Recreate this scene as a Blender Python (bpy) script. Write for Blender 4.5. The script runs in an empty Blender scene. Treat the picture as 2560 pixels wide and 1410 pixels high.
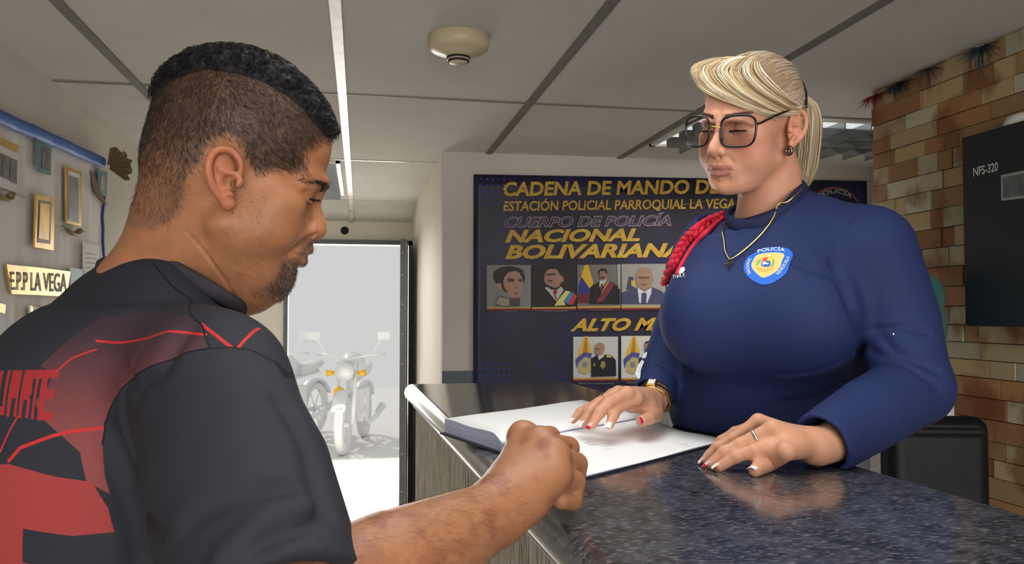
import bpy, bmesh, math, random
import numpy as np
from math import sin, cos, pi, radians, sqrt, atan2
from mathutils import Vector, Matrix

S = bpy.context.scene
COL = S.collection

# ------------------------------------------------------------------ camera
F_PX, YAW, PITCH = 2050.0, radians(10.5), radians(2.1)
CAM = np.array([0.0, 0.0, 1.45])
cd = bpy.data.cameras.new('camera')
cam = bpy.data.objects.new('camera', cd)
COL.objects.link(cam)
cam.location = CAM
cam.rotation_euler = (pi / 2 + PITCH, 0, -YAW)
cd.sensor_width = 36.0
cd.lens = F_PX / 2560 * 36
cd.clip_start = 0.05
cd.dof.use_dof = True
cd.dof.focus_distance = 1.18
cd.dof.aperture_fstop = 22.0
S.camera = cam

# ------------------------------------------------------------------ world, sun, daylight
w = bpy.data.worlds.new('world')
S.world = w
w.use_nodes = True
bg = w.node_tree.nodes['Background']
bg.inputs[0].default_value = (1.0, 1.0, 0.995, 1)
bg.inputs[1].default_value = 0.595
sl = bpy.data.lights.new('sun', 'SUN')
sl.energy = 1.3
sl.angle = radians(2)
sl.color = (1.0, 0.95, 0.86)
so = bpy.data.objects.new('sun', sl)
COL.objects.link(so)
so.location = (-4, 12, 9)
so.rotation_euler = Vector((0.40, -0.72, -0.62)).to_track_quat('-Z', 'Y').to_euler()
def area(name, loc, aim, sx, sy, e, c):
    l = bpy.data.lights.new(name, 'AREA')
    l.shape = 'RECTANGLE'; l.size = sx; l.size_y = sy; l.energy = e; l.color = c
    o = bpy.data.objects.new(name, l); COL.objects.link(o)
    o.location = loc
    o.rotation_euler = (Vector(aim) - Vector(loc)).to_track_quat('-Z', 'Y').to_euler()
    return o
# daylight through the wide street entrance behind the camera, and through the doorway ahead
area('entrance_daylight', (-0.1, -4.3, 1.5), (0.3, 1.3, 1.5), 3.6, 2.6, 235, (1.0, 0.975, 0.94))
area('doorway_daylight', (-0.1, 8.3, 1.35), (-0.05, 3.0, 1.2), 2.0, 1.9, 120, (1.0, 0.97, 0.9))

S.view_settings.view_transform = 'Standard'
S.view_settings.look = 'None'
S.view_settings.gamma = 1.0
S.view_settings.use_curve_mapping = False
S.view_settings.exposure = 0.08

# ------------------------------------------------------------------ helpers
rng = random.Random(7)
nrng = np.random.default_rng(11)
R_AX = np.array([cos(YAW), -sin(YAW), 0.0])
F_AX = np.array([sin(YAW) * cos(PITCH), cos(YAW) * cos(PITCH), sin(PITCH)])
U_AX = np.cross(R_AX, F_AX)
def ray(px, py):
    return F_AX + R_AX * (px - 1280) / F_PX + U_AX * (705 - py) / F_PX
def at(px, py, d):
    """the point a distance d ahead of the camera that the photograph shows at this pixel"""
    return CAM + ray(px, py) * d
def on_z(px, py, z):
    r = ray(px, py); return CAM + r * (z - CAM[2]) / r[2]
def on_y(px, py, y):
    r = ray(px, py); return CAM + r * y / r[1]
def on_x(px, py, x):
    r = ray(px, py); return CAM + r * x / r[0]
def lin(r, g=None, b=None):
    """sRGB 0-255 to linear"""
    if g is None: g = b = r
    f = lambda c: (c / 255 / 12.92) if c <= 10 else ((c / 255 + 0.055) / 1.055) ** 2.4
    return (f(r), f(g), f(b))

MATS = {}
def mat(name, col=(0.5, 0.5, 0.5), rough=0.6, metal=0.0, spec=0.4, sss=0.0, noise=None, bump=None, attr=None,
        coat=0.0, emit=None, alpha=1.0, trans=0.0, ior=1.45, tint=None, sheen=0.0):
    if name in MATS: return MATS[name]
    m = bpy.data.materials.new(name); m.use_nodes = True
    nt = m.node_tree; b = nt.nodes['Principled BSDF']; L = nt.links.new
    b.inputs['Base Color'].default_value = (*col, 1)
    b.inputs['Roughness'].default_value = rough
    b.inputs['Metallic'].default_value = metal
    b.inputs['Specular IOR Level'].default_value = spec
    b.inputs['IOR'].default_value = ior
    b.inputs['Coat Weight'].default_value = coat
    b.inputs['Coat Roughness'].default_value = 0.05
    b.inputs['Alpha'].default_value = alpha
    b.inputs['Transmission Weight'].default_value = trans
    b.inputs['Sheen Weight'].default_value = sheen
    if sss:
        b.inputs['Subsurface Weight'].default_value = sss
        b.inputs['Subsurface Radius'].default_value = (1.0, 0.35, 0.2)
        b.inputs['Subsurface Scale'].default_value = 0.006
    if emit:
        b.inputs['Emission Color'].default_value = (*emit[0], 1)
        b.inputs['Emission Strength'].default_value = emit[1]
    tc = nt.nodes.new('ShaderNodeTexCoord')
    src = None
    if attr:
        a = nt.nodes.new('ShaderNodeAttribute'); a.attribute_name = attr; src = a.outputs['Color']
        L(src, b.inputs['Base Color'])
    if noise:   # (scale, amount, detail) brightness mottling;  tint = second colour
        n = nt.nodes.new('ShaderNodeTexNoise'); n.inputs['Scale'].default_value = noise[0]
        n.inputs['Detail'].default_value = noise[2] if len(noise) > 2 else 4
        if len(noise) > 3:
            mp = nt.nodes.new('ShaderNodeMapping'); mp.inputs['Scale'].default_value = noise[3]
            L(tc.outputs['Object'], mp.inputs[0]); L(mp.outputs[0], n.inputs['Vector'])
        else:
            L(tc.outputs['Object'], n.inputs['Vector'])
        r = nt.nodes.new('ShaderNodeMapRange')
        r.inputs[1].default_value = 0.3; r.inputs[2].default_value = 0.7
        mx = nt.nodes.new('ShaderNodeMix'); mx.data_type = 'RGBA'
        if tint is not None:
            r.inputs[3].default_value = 0; r.inputs[4].default_value = noise[1]
            mx.blend_type = 'MIX'; mx.inputs[7].default_value = (*tint, 1)
        else:
            r.inputs[3].default_value = 1 - noise[1]; r.inputs[4].default_value = 1 + noise[1]
            mx.blend_type = 'MULTIPLY'; mx.inputs[0].default_value = 1
        L(n.outputs[0], r.inputs[0])
        if src is not None: L(src, mx.inputs[6])
        else: mx.inputs[6].default_value = (*col, 1)
        if tint is not None: L(r.outputs[0], mx.inputs[0])
        else: L(r.outputs[0], mx.inputs[7])
        L(mx.outputs[2], b.inputs['Base Color'])
    if bump:
        n = nt.nodes.new('ShaderNodeTexNoise'); n.inputs['Scale'].default_value = bump[0]
        n.inputs['Detail'].default_value = 5
        if len(bump) > 2:
            mp = nt.nodes.new('ShaderNodeMapping'); mp.inputs['Scale'].default_value = bump[2]
            L(tc.outputs['Object'], mp.inputs[0]); L(mp.outputs[0], n.inputs['Vector'])
        else:
            L(tc.outputs['Object'], n.inputs['Vector'])
        bp = nt.nodes.new('ShaderNodeBump'); bp.inputs['Strength'].default_value = bump[1]
        bp.inputs['Distance'].default_value = 0.002
        L(n.outputs[0], bp.inputs['Height']); L(bp.outputs[0], b.inputs['Normal'])
    MATS[name] = m
    return m

def mesh_obj(name, V, Fc, m=None, parent=None, smooth=False, colors=None):
    """V (n,3) array, Fc list of index tuples or (m,k) array -> linked object"""
    me = bpy.data.meshes.new(name)
    V = np.asarray(V, np.float32)
    if isinstance(Fc, np.ndarray) and Fc.ndim == 2:
        k = Fc.shape[1]; n = len(Fc)
        me.vertices.add(len(V)); me.vertices.foreach_set('co', V.ravel())
        me.loops.add(n * k); me.loops.foreach_set('vertex_index', Fc.astype(np.int32).ravel())
        me.polygons.add(n); me.polygons.foreach_set('loop_start', np.arange(n, dtype=np.int32) * k)
        me.update(calc_edges=True); me.validate()
    else:
        me.from_pydata([tuple(v) for v in V], [], [tuple(f) for f in Fc]); me.update()
    if smooth: me.polygons.foreach_set('use_smooth', np.ones(len(me.polygons), bool))
    if colors is not None:
        a = me.color_attributes.new('col', 'FLOAT_COLOR', 'POINT')
        c = np.ones((len(V), 4), np.float32); c[:, :3] = colors
        a.data.foreach_set('color', c.ravel())
    o = bpy.data.objects.new(name, me); COL.objects.link(o)
    if m is not None: me.materials.append(m)
    if parent is not None: o.parent = parent
    return o

class MB:
    """collects shapes into one mesh"""
    def __init__(s): s.v = []; s.f = []; s.c = []
    def add(s, V, Fc, col=None):
        o = len(s.v); s.v += [tuple(map(float, p)) for p in V]; s.f += [tuple(i + o for i in f) for f in Fc]
        s.c += [col or (1, 1, 1)] * len(V); return s
    def box(s, c, d, R=None, col=None, taper=1.0):
        P = []
        for z in (-.5, .5):
            t = taper if z > 0 else 1
            for x, y in ((-.5, -.5), (.5, -.5), (.5, .5), (-.5, .5)): P.append((x * d[0] * t, y * d[1] * t, z * d[2]))
        P = np.array(P)
        if R is not None: P = P @ np.asarray(R).T
        return s.add(P + np.array(c), [(3, 2, 1, 0), (4, 5, 6, 7), (0, 1, 5, 4), (1, 2, 6, 5), (2, 3, 7, 6), (3, 0, 4, 7)], col)
    def span(s, a, b, col=None):
        a = np.array(a, float); b = np.array(b, float); return s.box((a + b) / 2, np.abs(b - a), col=col)
    def tube(s, P, r, n=8, closed=False, col=None, cap=True, flat=1.0, up=None):
        P = [np.array(p, float) for p in P]; m = len(P); V = []; Fc = []
        rr = r if hasattr(r, '__len__') else [r] * m
        u = None
        for i, p in enumerate(P):
            t = (P[(i + 1) % m] - P[i - 1]) if closed else (P[min(i + 1, m - 1)] - P[max(i - 1, 0)])
            t = t / (np.linalg.norm(t) + 1e-12)
            if u is None:
                u = np.array(up, float) if up is not None else np.cross(t, [0.13, 0.31, 0.94])
                if np.linalg.norm(u) < .05: u = np.cross(t, [1, 0, 0])
            u = u - t * (u @ t); u /= np.linalg.norm(u) + 1e-12
            b = np.cross(t, u)
            for k in range(n):
                a = 2 * pi * k / n; V.append(p + (u * cos(a) + b * sin(a) * flat) * rr[i])
        for i in range(m if closed else m - 1):
            j = (i + 1) % m
            for k in range(n): Fc.append((i * n + k, i * n + (k + 1) % n, j * n + (k + 1) % n, j * n + k))
        if cap and not closed: Fc += [tuple(range(n))[::-1], tuple((m - 1) * n + k for k in range(n))]
        return s.add(V, Fc, col)
    def lathe(s, prof, c, R=None, n=32, col=None):
        """prof: list of (radius, z) along local z"""
        V = []; Fc = []
        for r_, z in prof:
            for k in range(n): V.append((r_ * cos(2 * pi * k / n), r_ * sin(2 * pi * k / n), z))
        for i in range(len(prof) - 1):
            for k in range(n): Fc.append((i * n + k, i * n + (k + 1) % n, (i + 1) * n + (k + 1) % n, (i + 1) * n + k))
        V = np.array(V)
        if R is not None: V = V @ np.asarray(R).T
        return s.add(V + np.array(c), Fc, col)
    def prism(s, poly, T, depth, col=None):
        """poly 2D, T(u,v,w)->3D point, thickness along w"""
        n = len(poly); V = [T(u, v, 0) for u, v in poly] + [T(u, v, depth) for u, v in poly]
        return s.add(V, [tuple(range(n))[::-1], tuple(range(n, 2 * n))] + [(i, (i + 1) % n, n + (i + 1) % n, n + i) for i in range(n)], col)
    def build(s, name, m=None, parent=None, smooth=False, bevel=0, seg=2, colors=False, sharp=None):
        o = mesh_obj(name, s.v, s.f, m, parent, smooth, np.array(s.c) if colors else None)
        if bevel:
            b = o.modifiers.new('bevel', 'BEVEL'); b.width = bevel; b.segments = seg; b.limit_method = 'ANGLE'
        if sharp is not None and smooth:
            me = o.data
            bm = bmesh.new(); bm.from_mesh(me)
            for e in bm.edges:
                if len(e.link_faces) == 2 and e.calc_face_angle(0) > radians(sharp): e.smooth = False
            bm.to_mesh(me); bm.free()
        return o

def empty(name, loc=(0, 0, 0)):
    o = bpy.data.objects.new(name, None); COL.objects.link(o); o.empty_display_size = 0.05
    o.location = loc; return o
def tag(o, label=None, cat=None, group=None, kind=None):
    if label: o['label'] = label
    if cat: o['category'] = cat
    if group: o['group'] = group
    if kind: o['kind'] = kind
    return o
def child(o, parent):
    """parent a world-space mesh without moving it"""
    o.parent = parent
    o.matrix_parent_inverse = Matrix.Translation(parent.location).inverted()
    return o
def struct(o): o['kind'] = 'structure'; return o

def text_geo(s, h, bold=0.0, shear=0.0, sx=1.0, space=1.0, res=3):
    """outline letters as flat geometry: (V2, faces, width); cap height h, baseline at 0"""
    cu = bpy.data.curves.new('t', 'FONT'); cu.body = s; cu.size = h / 0.72; cu.offset = bold * h; cu.shear = shear
    cu.space_character = space; cu.resolution_u = res; cu.fill_mode = 'FRONT'
    o = bpy.data.objects.new('t', cu); COL.objects.link(o)
    def grab():
        bpy.context.view_layer.update()
        me = bpy.data.meshes.new_from_object(o.evaluated_get(bpy.context.evaluated_depsgraph_get()))
        return me, np.array([(v.co.x * sx, v.co.y) for v in me.vertices])
    me, V = grab()
    if bold:
        cu.offset = 0; m0, V0 = grab(); bpy.data.meshes.remove(m0); e = bold * h * 1.3
        V = np.clip(V, V0.min(0) - e, V0.max(0) + e)
    V = V; Fc = [tuple(p.vertices) for p in me.polygons]
    bpy.data.objects.remove(o); bpy.data.curves.remove(cu); bpy.data.meshes.remove(me)
    V[:, 0] -= V[:, 0].min()
    return V, Fc, V[:, 0].max()
def text_obj(name, s, h, T, m, parent=None, width=None, **k):
    """text laid on a surface through T(u,v)->3D; width squeezes the line to that length"""
    V, Fc, wd = text_geo(s, h, **k)
    if width: V[:, 0] *= width / wd
    o = mesh_obj(name, [T(u, v) for u, v in V], Fc, m)
    if parent is not None: child(o, parent)
    return o
# ------------------------------------------------------------------ the room
ZC = 2.22                                   # ceiling
ZT = 1.235                                  # counter top
m_ceil = mat('ceiling_tile', lin(200, 197, 191), 0.9, noise=(3, .05), bump=(90, .15))
m_wall = mat('painted_plaster', lin(198, 193, 184), 0.85, noise=(2.5, .05), bump=(40, .1))
m_wallc = mat('cream_plaster', lin(222, 215, 200), 0.85, noise=(2.5, .04))
m_wains = mat('grey_wainscot_paint', lin(92, 102, 110), 0.6)
m_bar_d = mat('dull_grid_bar', lin(120, 117, 112), 0.6, noise=(12, .1))
m_bar_w = mat('peeling_white_grid_bar', lin(225, 220, 210), 0.35, noise=(14, .8, 6), tint=lin(150, 146, 138))
m_floor = mat('pale_floor_tile', lin(205, 200, 190), 0.35, noise=(3, .08))
m_steel = mat('grey_door_steel', lin(100, 104, 106), 0.5, noise=(9, .15))

def slab(name, a, b, m): return struct(MB().span(a, b).build(name, m))
slab('floor', (-1.2, -3.2, -.1), (2.75, 6.3, 0), m_floor)
cm = MB()
cm.span((-1.2, -3.2, ZC), (2.75, 3.95, ZC + .08)); cm.span((-1.2, 3.95, ZC), (.55, 5.72, ZC + .08))
cm.add([(-1.2, 5.72, ZC), (.55, 5.72, ZC), (.55, 6.3, ZC - .115), (-1.2, 6.3, ZC - .115), (-1.2, 5.72, ZC + .08), (.55, 5.72, ZC + .08), (.55, 6.3, ZC), (-1.2, 6.3, ZC)],
       [(3, 2, 1, 0), (4, 5, 6, 7), (0, 1, 5, 4), (2, 3, 7, 6), (1, 2, 6, 5), (3, 0, 4, 7)])
struct(cm.build('ceiling', m_ceil))
slab('wall_left', (-1.15, -3.2, 0), (-1.02, 6.3, ZC + .05), m_wall)
# the corridor side wall and the pier that carries the banner
slab('wall_corridor', (.385, 3.98, 0), (.52, 6.3, ZC + .05), m_wallc)
wb = MB().span((.385, 3.90, 0), (2.75, 3.98, ZC + .05)); struct(wb.build('wall_back', m_wall))
struct(MB().span((.384, 3.893, 0), (2.65, 3.90, 1.17)).build('trim_1', m_wains))
slab('wall_alcove', (2.65, 2.56, 0), (2.75, 3.9, ZC + .05), m_wall)
# door wall
dw = MB(); dw.span((-1.02, 6.2, 0), (-.53, 6.3, ZC)); dw.span((.37, 6.2, 0), (.40, 6.3, ZC)); dw.span((-.53, 6.2, 1.95), (.37, 6.3, ZC))
struct(dw.build('wall_far', m_wallc))
struct(MB().lathe([(.0, 0), (.028, 0), (.03, .004), (.03, .012), (0, .012)], (-.115, 6.19, 2.055), np.array([[1, 0, 0], [0, 0, 1], [0, -1, 0]]), 20).build('trim_2', mat('black_hole', (.01, .01, .01), .8)))
# ceiling grid
for i, x in enumerate((-.742, -.066, .609, 1.27)):
    y0, y1 = (-3.0, 5.72) if x < .4 else (-3.0, 3.9)
    wd = .030
    struct(MB().span((x - wd / 2, y0, ZC - .006), (x + wd / 2, y1, ZC)).build(f'trim_{10+i}', m_bar_w if i == 1 else m_bar_d))
struct(MB().add([(-.081, 5.72, ZC - .006), (-.051, 5.72, ZC - .006), (-.051, 6.2, ZC - .109), (-.081, 6.2, ZC - .109)], [(3, 2, 1, 0)]).build('trim_14', m_bar_w))
for i, y in enumerate((.35, 1.64, 2.93, 4.2, 5.72)):
    x1 = 1.755 if y < 2.5 else (2.65 if y < 3.9 else .385)
    struct(MB().span((-1.02, y - .007, ZC - .004), (x1, y + .007, ZC)).build(f'trim_{20+i}', m_bar_w if y > 4 else m_bar_d))
struct(MB().span((-1.02, -3.0, ZC - .022), (-1.008, 6.2, ZC)).build('trim_30', m_wall))

# brick wall: split-face stone strips in one mesh
bw = MB(); r_ = random.Random(5)
PAL = [lin(182, 162, 124), lin(190, 178, 150), lin(166, 134, 92), lin(178, 128, 80), lin(144, 94, 58), lin(194, 168, 122), lin(176, 170, 146), lin(164, 130, 86), lin(198, 188, 162), lin(154, 112, 70)]
z = 0.0
while z < ZC - .001:
    hz = r_.choice((.05, .056, .06)); hz = min(hz, ZC - z); y = -3.0 - r_.random() * .1
    while y < 2.555:
        ly = r_.choice((.06, .09, .12, .15, .18, .22)); y2 = min(y + ly, 2.56)
        if y2 > 2.50: y2 = 2.56
        t = r_.uniform(0, .007)
        bw.span((1.755 - t, y + .0012, z + .0012), (1.80, y2 - .0012, z + hz - .0012), col=tuple(.78 * c + .012 for c in r_.choice(PAL))); y = y2
    z += hz
m_brick = mat('split_stone', rough=.7, attr='col', noise=(7, .75, 6), tint=lin(112, 64, 32), bump=(60, .5))
for n_ in m_brick.node_tree.nodes:
    if n_.type == 'MAP_RANGE': n_.inputs[1].default_value = .50; n_.inputs[2].default_value = .63
struct(bw.build('wall_right', m_brick, colors=True))
slab('wall_right_core', (1.80, -3.0, 0), (2.75, 2.56, ZC + .05), m_wall)

# ------------------------------------------------------------------ doorway
m_frame = mat('door_frame_paint', lin(92, 97, 100), .45, noise=(14, .12))
d = struct(MB().span((-.545, 6.16, 0), (-.515, 6.22, 1.98)).span((.355, 6.16, 0), (.385, 6.22, 1.98)).span((-.545, 6.16, 1.95), (.385, 6.22, 1.985)).build('door_1', m_frame))
def leafy(mb): mb.v = [(x - (6.17 - y) * .085, y, z_) for x, y, z_ in mb.v]; return mb
dl = leafy(MB().span((.315, 5.58, .012), (.352, 6.17, 1.945)))
leaf = child(dl.build('door_leaf', m_steel, bevel=.003), d)
dh = MB()
for zz in (.25, .5, .8, 1.1, 1.3, 1.5, 1.7, 1.85): dh.lathe([(0, .006), (.006, .004), (.008, 0)], (.284, 5.579, zz), np.array([[1, 0, 0], [0, 0, -1], [0, 1, 0]]), 10)
child(dh.build('rivet_row', mat('bright_steel', lin(190, 190, 188), .3, 1)), leaf)
child(leafy(MB().span((.352, 5.6, .03), (.358, 5.72, 1.93))).build('edge_strip', mat('pale_edge', lin(190, 186, 180), .5)), leaf)

# ------------------------------------------------------------------ counter
m_gran = bpy.data.materials.new('granite'); m_gran.use_nodes = True
nt = m_gran.node_tree; b = nt.nodes['Principled BSDF']; L = nt.links.new
tc = nt.nodes.new('ShaderNodeTexCoord')
def mapped(scale, rot=(0, 0, 0)):
    mp = nt.nodes.new('ShaderNodeMapping'); mp.inputs['Scale'].default_value = scale; mp.inputs['Rotation'].default_value = rot
    L(tc.outputs['Object'], mp.inputs[0]); return mp.outputs[0]
def noise_n(vec, sc, det=3, rough=.55, dist=0.):
    n = nt.nodes.new('ShaderNodeTexNoise'); n.inputs['Scale'].default_value = sc; n.inputs['Detail'].default_value = det
    n.inputs['Roughness'].default_value = rough; n.inputs['Distortion'].default_value = dist; L(vec, n.inputs['Vector']); return n.outputs[0]
def ramp(v, stops):
    r = nt.nodes.new('ShaderNodeValToRGB'); e = r.color_ramp.elements
    while len(e) < len(stops): e.new(.5)
    for i, (p, c) in enumerate(stops): e[i].position = p; e[i].color = (*c, 1)
    L(v, r.inputs[0]); return r.outputs[0]
def mixc(f, a, b2):
    m = nt.nodes.new('ShaderNodeMix'); m.data_type = 'RGBA'; L(f, m.inputs[0])
    L(a, m.inputs[6]); L(b2, m.inputs[7]); return m.outputs[2]
basec = ramp(noise_n(mapped((1, 1, 1)), 35), [(.35, lin(38, 39, 44)), (.65, lin(68, 69, 76))])
fl = ramp(noise_n(mapped((.42, 1.0, 1), (0, 0, .35)), 230, 2, .6, .3), [(.50, (0, 0, 0)), (.70, (1, 1, 1))])
fc = ramp(noise_n(mapped((1, 1, 1)), 60, 2), [(.35, lin(84, 86, 94)), (.55, lin(116, 116, 120)), (.7, lin(104, 84, 72))])
L(mixc(fl, basec, fc), b.inputs['Base Color'])
b.inputs['Roughness'].default_value = .13; b.inputs['Specular IOR Level'].default_value = .6; b.inputs['IOR'].default_value = 1.55
cx0, cx1, cy0, cy1, ct = .156, .662, .30, 2.47, .05
def skew(y): return (2.4 - y) * .036 - .0215          # the counter runs a little off the room's axis
n_ = 10; prof = []
for k in range(n_ + 1):
    a = -pi / 2 - pi * k / n_; prof.append((cx0 + .025 + .025 * cos(a), ZT - .025 + .025 * sin(a)))
prof = prof + [(cx1 - .008, ZT), (cx1, ZT - .006), (cx1, ZT - ct)]
def end_shift(y0, y1):
    V = [(x + skew(y0), y0, z_) for x, z_ in prof] + [(x + skew(y1), y1, z_) for x, z_ in prof]; n = len(prof)
    return V, [tuple(range(n)), tuple(range(2 * n - 1, n - 1, -1))] + [(i, n + i, n + (i + 1) % n, (i + 1) % n) for i in range(n)]
ctr = empty('reception_counter', (.40, 1.4, 0))
tag(ctr, 'reception counter with polished dark speckled granite top and stone-clad front', 'counter')
for a_, b_ in ((cy0, 1.235), (1.2365, cy1)):
    V, Fc = end_shift(a_, b_); o = child(MB().add(V, Fc).build('granite_top', m_gran, smooth=True, sharp=35), ctr)
def skewed(a, b):
    mb = MB().span(a, b); mb.v = [(x + skew(y), y, z_) for x, y, z_ in mb.v]; return mb
child(skewed((.204, cy0 + .02, 0), (.32, cy1 - .03, ZT - ct)).build('base', mat('base_plaster', lin(150, 148, 140), .8), None), ctr)
m_clad = bpy.data.materials.new('ribbed_stone'); m_clad.use_nodes = True
nt = m_clad.node_tree; b = nt.nodes['Principled BSDF']; L = nt.links.new
tc = nt.nodes.new('ShaderNodeTexCoord')
sv = noise_n(mapped((1, 26, 2.2)), 5, 5, .6, .5)
L(ramp(sv, [(.33, lin(92, 84, 72)), (.46, lin(176, 168, 150)), (.62, lin(222, 216, 202)), (.75, lin(190, 180, 160))]), b.inputs['Base Color'])
bp = nt.nodes.new('ShaderNodeBump'); bp.inputs['Strength'].default_value = .8; bp.inputs['Distance'].default_value = .006
L(sv, bp.inputs['Height']); L(bp.outputs[0], b.inputs['Normal']); b.inputs['Roughness'].default_value = .75
yy = cy0 + .02; k = 0
while yy < cy1 - .04:
    y2 = min(yy + .235, cy1 - .03)
    for z0, z1 in ((0.02, .38), (.384, .76), (.764, ZT - ct - .012)):
        child(skewed((.186, yy + .0015, z0), (.204, y2 - .0015, z1)).build('cladding_panel', m_clad), ctr)
    yy = y2; k += 1
child(skewed((.178, cy0 + .02, ZT - ct - .012), (.32, cy1 - .03, ZT - ct)).build('top_rail', mat('pale_rail', lin(205, 200, 186), .5), None), ctr)
# raised floor on the staff side
slab('floor_dais', (.72, .3, 0), (1.75, 3.2, .20), mat('dais_tile', lin(120, 116, 110), .6))
# ------------------------------------------------------------------ sculpting: smooth-blended solids polygonised with surface nets
def seglen(a, b): return float(np.linalg.norm(np.array(b, float) - np.array(a, float)))
class Field:
    """a block of space sampled on a grid; shapes are blended into it"""
    def __init__(s, lo, hi, h):
        s.h = h
        s.ax = [np.arange(l, u + h, h, dtype=np.float32) for l, u in zip(lo, hi)]
        s.F = np.full([len(a) for a in s.ax], 1e3, np.float32)
    def sub(s, lo, hi):
        sl = tuple(slice(max(0, int((l - a[0]) / s.h)), max(0, min(len(a), int((u - a[0]) / s.h) + 2))) for l, u, a in zip(lo, hi, s.ax))
        if any(q.stop <= q.start for q in sl): return None, None
        return sl, np.meshgrid(*[a[q] for a, q in zip(s.ax, sl)], indexing='ij', sparse=True)
    def _put(s, sl, d, k, cut, inter=False):
        f = s.F[sl]
        if cut: d = -d
        else: f = -f; d = -d
        # smooth maximum of f and d (for union: negated)
        if k > 0:
            hh = np.maximum(k - np.abs(f - d), 0) / k
            r = np.maximum(f, d) + hh * hh * k * .25
        else: r = np.maximum(f, d)
        s.F[sl] = r if cut else -r
    def _mir(s, sym): return (1, -1) if sym else (1,)
    def ell(s, c, r, k=0., R=None, cut=False, sym=False, pad=None):
        r = np.array(r, np.float32)
        for g in s._mir(sym):
            cc = np.array(c, float) * (g, 1, 1)
            Rr = None
            if R is not None:
                Rr = np.array(R, float)
                if g < 0: M = np.diag([-1., 1, 1]); Rr = M @ Rr @ M
            e = (np.abs(Rr) @ r if Rr is not None else r) + k + 3 * s.h
            sl, g3 = s.sub(cc - e, cc + e)
            if sl is None: continue
            p = [g3[i] - np.float32(cc[i]) for i in range(3)]
            if Rr is not None: p = [sum(np.float32(Rr[j, i]) * p[j] for j in range(3)) for i in range(3)]
            k0 = np.sqrt(sum((p[i] / r[i]) ** 2 for i in range(3)))
            k1 = np.sqrt(sum((p[i] / r[i] ** 2) ** 2 for i in range(3))) + 1e-9
            s._put(sl, k0 * (k0 - 1) / k1, k, cut)
        return s
    def ball(s, c, r, k=0., **kw): return s.ell(c, (r, r, r), k, **kw)
    def cone(s, a, b, ra, rb, k=0., cut=False, sym=False): return s.tube([a, b], [ra, rb], k, cut, sym)
    def tube(s, P, r, k=0., cut=False, sym=False, flat=None):
        rr = r if hasattr(r, '__len__') else [r] * len(P)
        for g in s._mir(sym):
            Q = [np.array(p, float) * (g, 1, 1) for p in P]
            m = max(rr) + k + 3 * s.h
            sl, g3 = s.sub(np.min(Q, 0) - m, np.max(Q, 0) + m)
            if sl is None: continue
            D = None
            for i in range(len(Q) - 1):
                a, b = Q[i], Q[i + 1]; ab = b - a; l2 = float(ab @ ab) + 1e-12
                p = [g3[j] - np.float32(a[j]) for j in range(3)]
                t = np.clip(sum(p[j] * np.float32(ab[j]) for j in range(3)) / np.float32(l2), 0, 1)
                d = np.sqrt(sum((p[j] - t * np.float32(ab[j])) ** 2 for j in range(3))) - (np.float32(rr[i]) + t * np.float32(rr[i + 1] - rr[i]))
                D = d if D is None else np.minimum(D, d)
            s._put(sl, D, k, cut)
        return s
    def plane_cut(s, p, n, k=0.):
        """removes what lies on the side n points to"""
        n = np.array(n, float); n /= np.linalg.norm(n)
        g3 = np.meshgrid(*s.ax, indexing='ij', sparse=True)
        d = sum((g3[i] - np.float32(p[i])) * np.float32(n[i]) for i in range(3))
        s._put(tuple(slice(0, len(a)) for a in s.ax), -d, k, True)
        return s
    def ripple(s, fn, lo, hi):
        sl, g3 = s.sub(lo, hi)
        if sl is not None: s.F[sl] += fn(*g3).astype(np.float32)
        return s
    def mesh(s):
        F = s.F; F = np.where(F == 0, 1e-6, F); neg = F < 0
        nx, ny, nz = F.shape
        c8 = [neg[i:nx - 1 + i, j:ny - 1 + j, k:nz - 1 + k] for i in (0, 1) for j in (0, 1) for k in (0, 1)]
        cnt = sum(c.astype(np.int8) for c in c8)
        cells = np.argwhere((cnt > 0) & (cnt < 8))
        idx = np.full((nx - 1, ny - 1, nz - 1), -1, np.int32); idx[tuple(cells.T)] = np.arange(len(cells))
        off = [(i, j, k) for i in (0, 1) for j in (0, 1) for k in (0, 1)]
        val = np.stack([F[cells[:, 0] + o[0], cells[:, 1] + o[1], cells[:, 2] + o[2]] for o in off], 1)
        acc = np.zeros((len(cells), 3)); num = np.zeros(len(cells))
        for a in range(8):
            for b_ in range(a + 1, 8):
                if sum(abs(off[a][i] - off[b_][i]) for i in range(3)) != 1: continue
                m = (val[:, a] < 0) != (val[:, b_] < 0)
                t = val[m, a] / (val[m, a] - val[m, b_])
                acc[m] += np.array(off[a]) + t[:, None] * (np.array(off[b_]) - np.array(off[a])); num[m] += 1
        V = (cells + acc / num[:, None]) * s.h + np.array([a[0] for a in s.ax])
        Q = []
        for axis in range(3):
            o1, o2 = [(1, 2), (2, 0), (0, 1)][axis]
            sl0 = [slice(None)] * 3; sl1 = [slice(None)] * 3; sl0[axis] = slice(0, -1); sl1[axis] = slice(1, None)
            ch = neg[tuple(sl0)] != neg[tuple(sl1)]
            e = np.argwhere(ch)
            e = e[(e[:, o1] > 0) & (e[:, o2] > 0) & (e[:, o1] < F.shape[o1] - 1) & (e[:, o2] < F.shape[o2] - 1)]
            if not len(e): continue
            inside = neg[tuple(e.T)]
            def cell(d1, d2):
                q = e.copy(); q[:, o1] -= d1; q[:, o2] -= d2; return idx[tuple(q.T)]
            q = np.stack([cell(1, 1), cell(0, 1), cell(0, 0), cell(1, 0)], 1)
            q[~inside] = q[~inside][:, ::-1]
            Q.append(q)
        return V, np.concatenate(Q)
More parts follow.
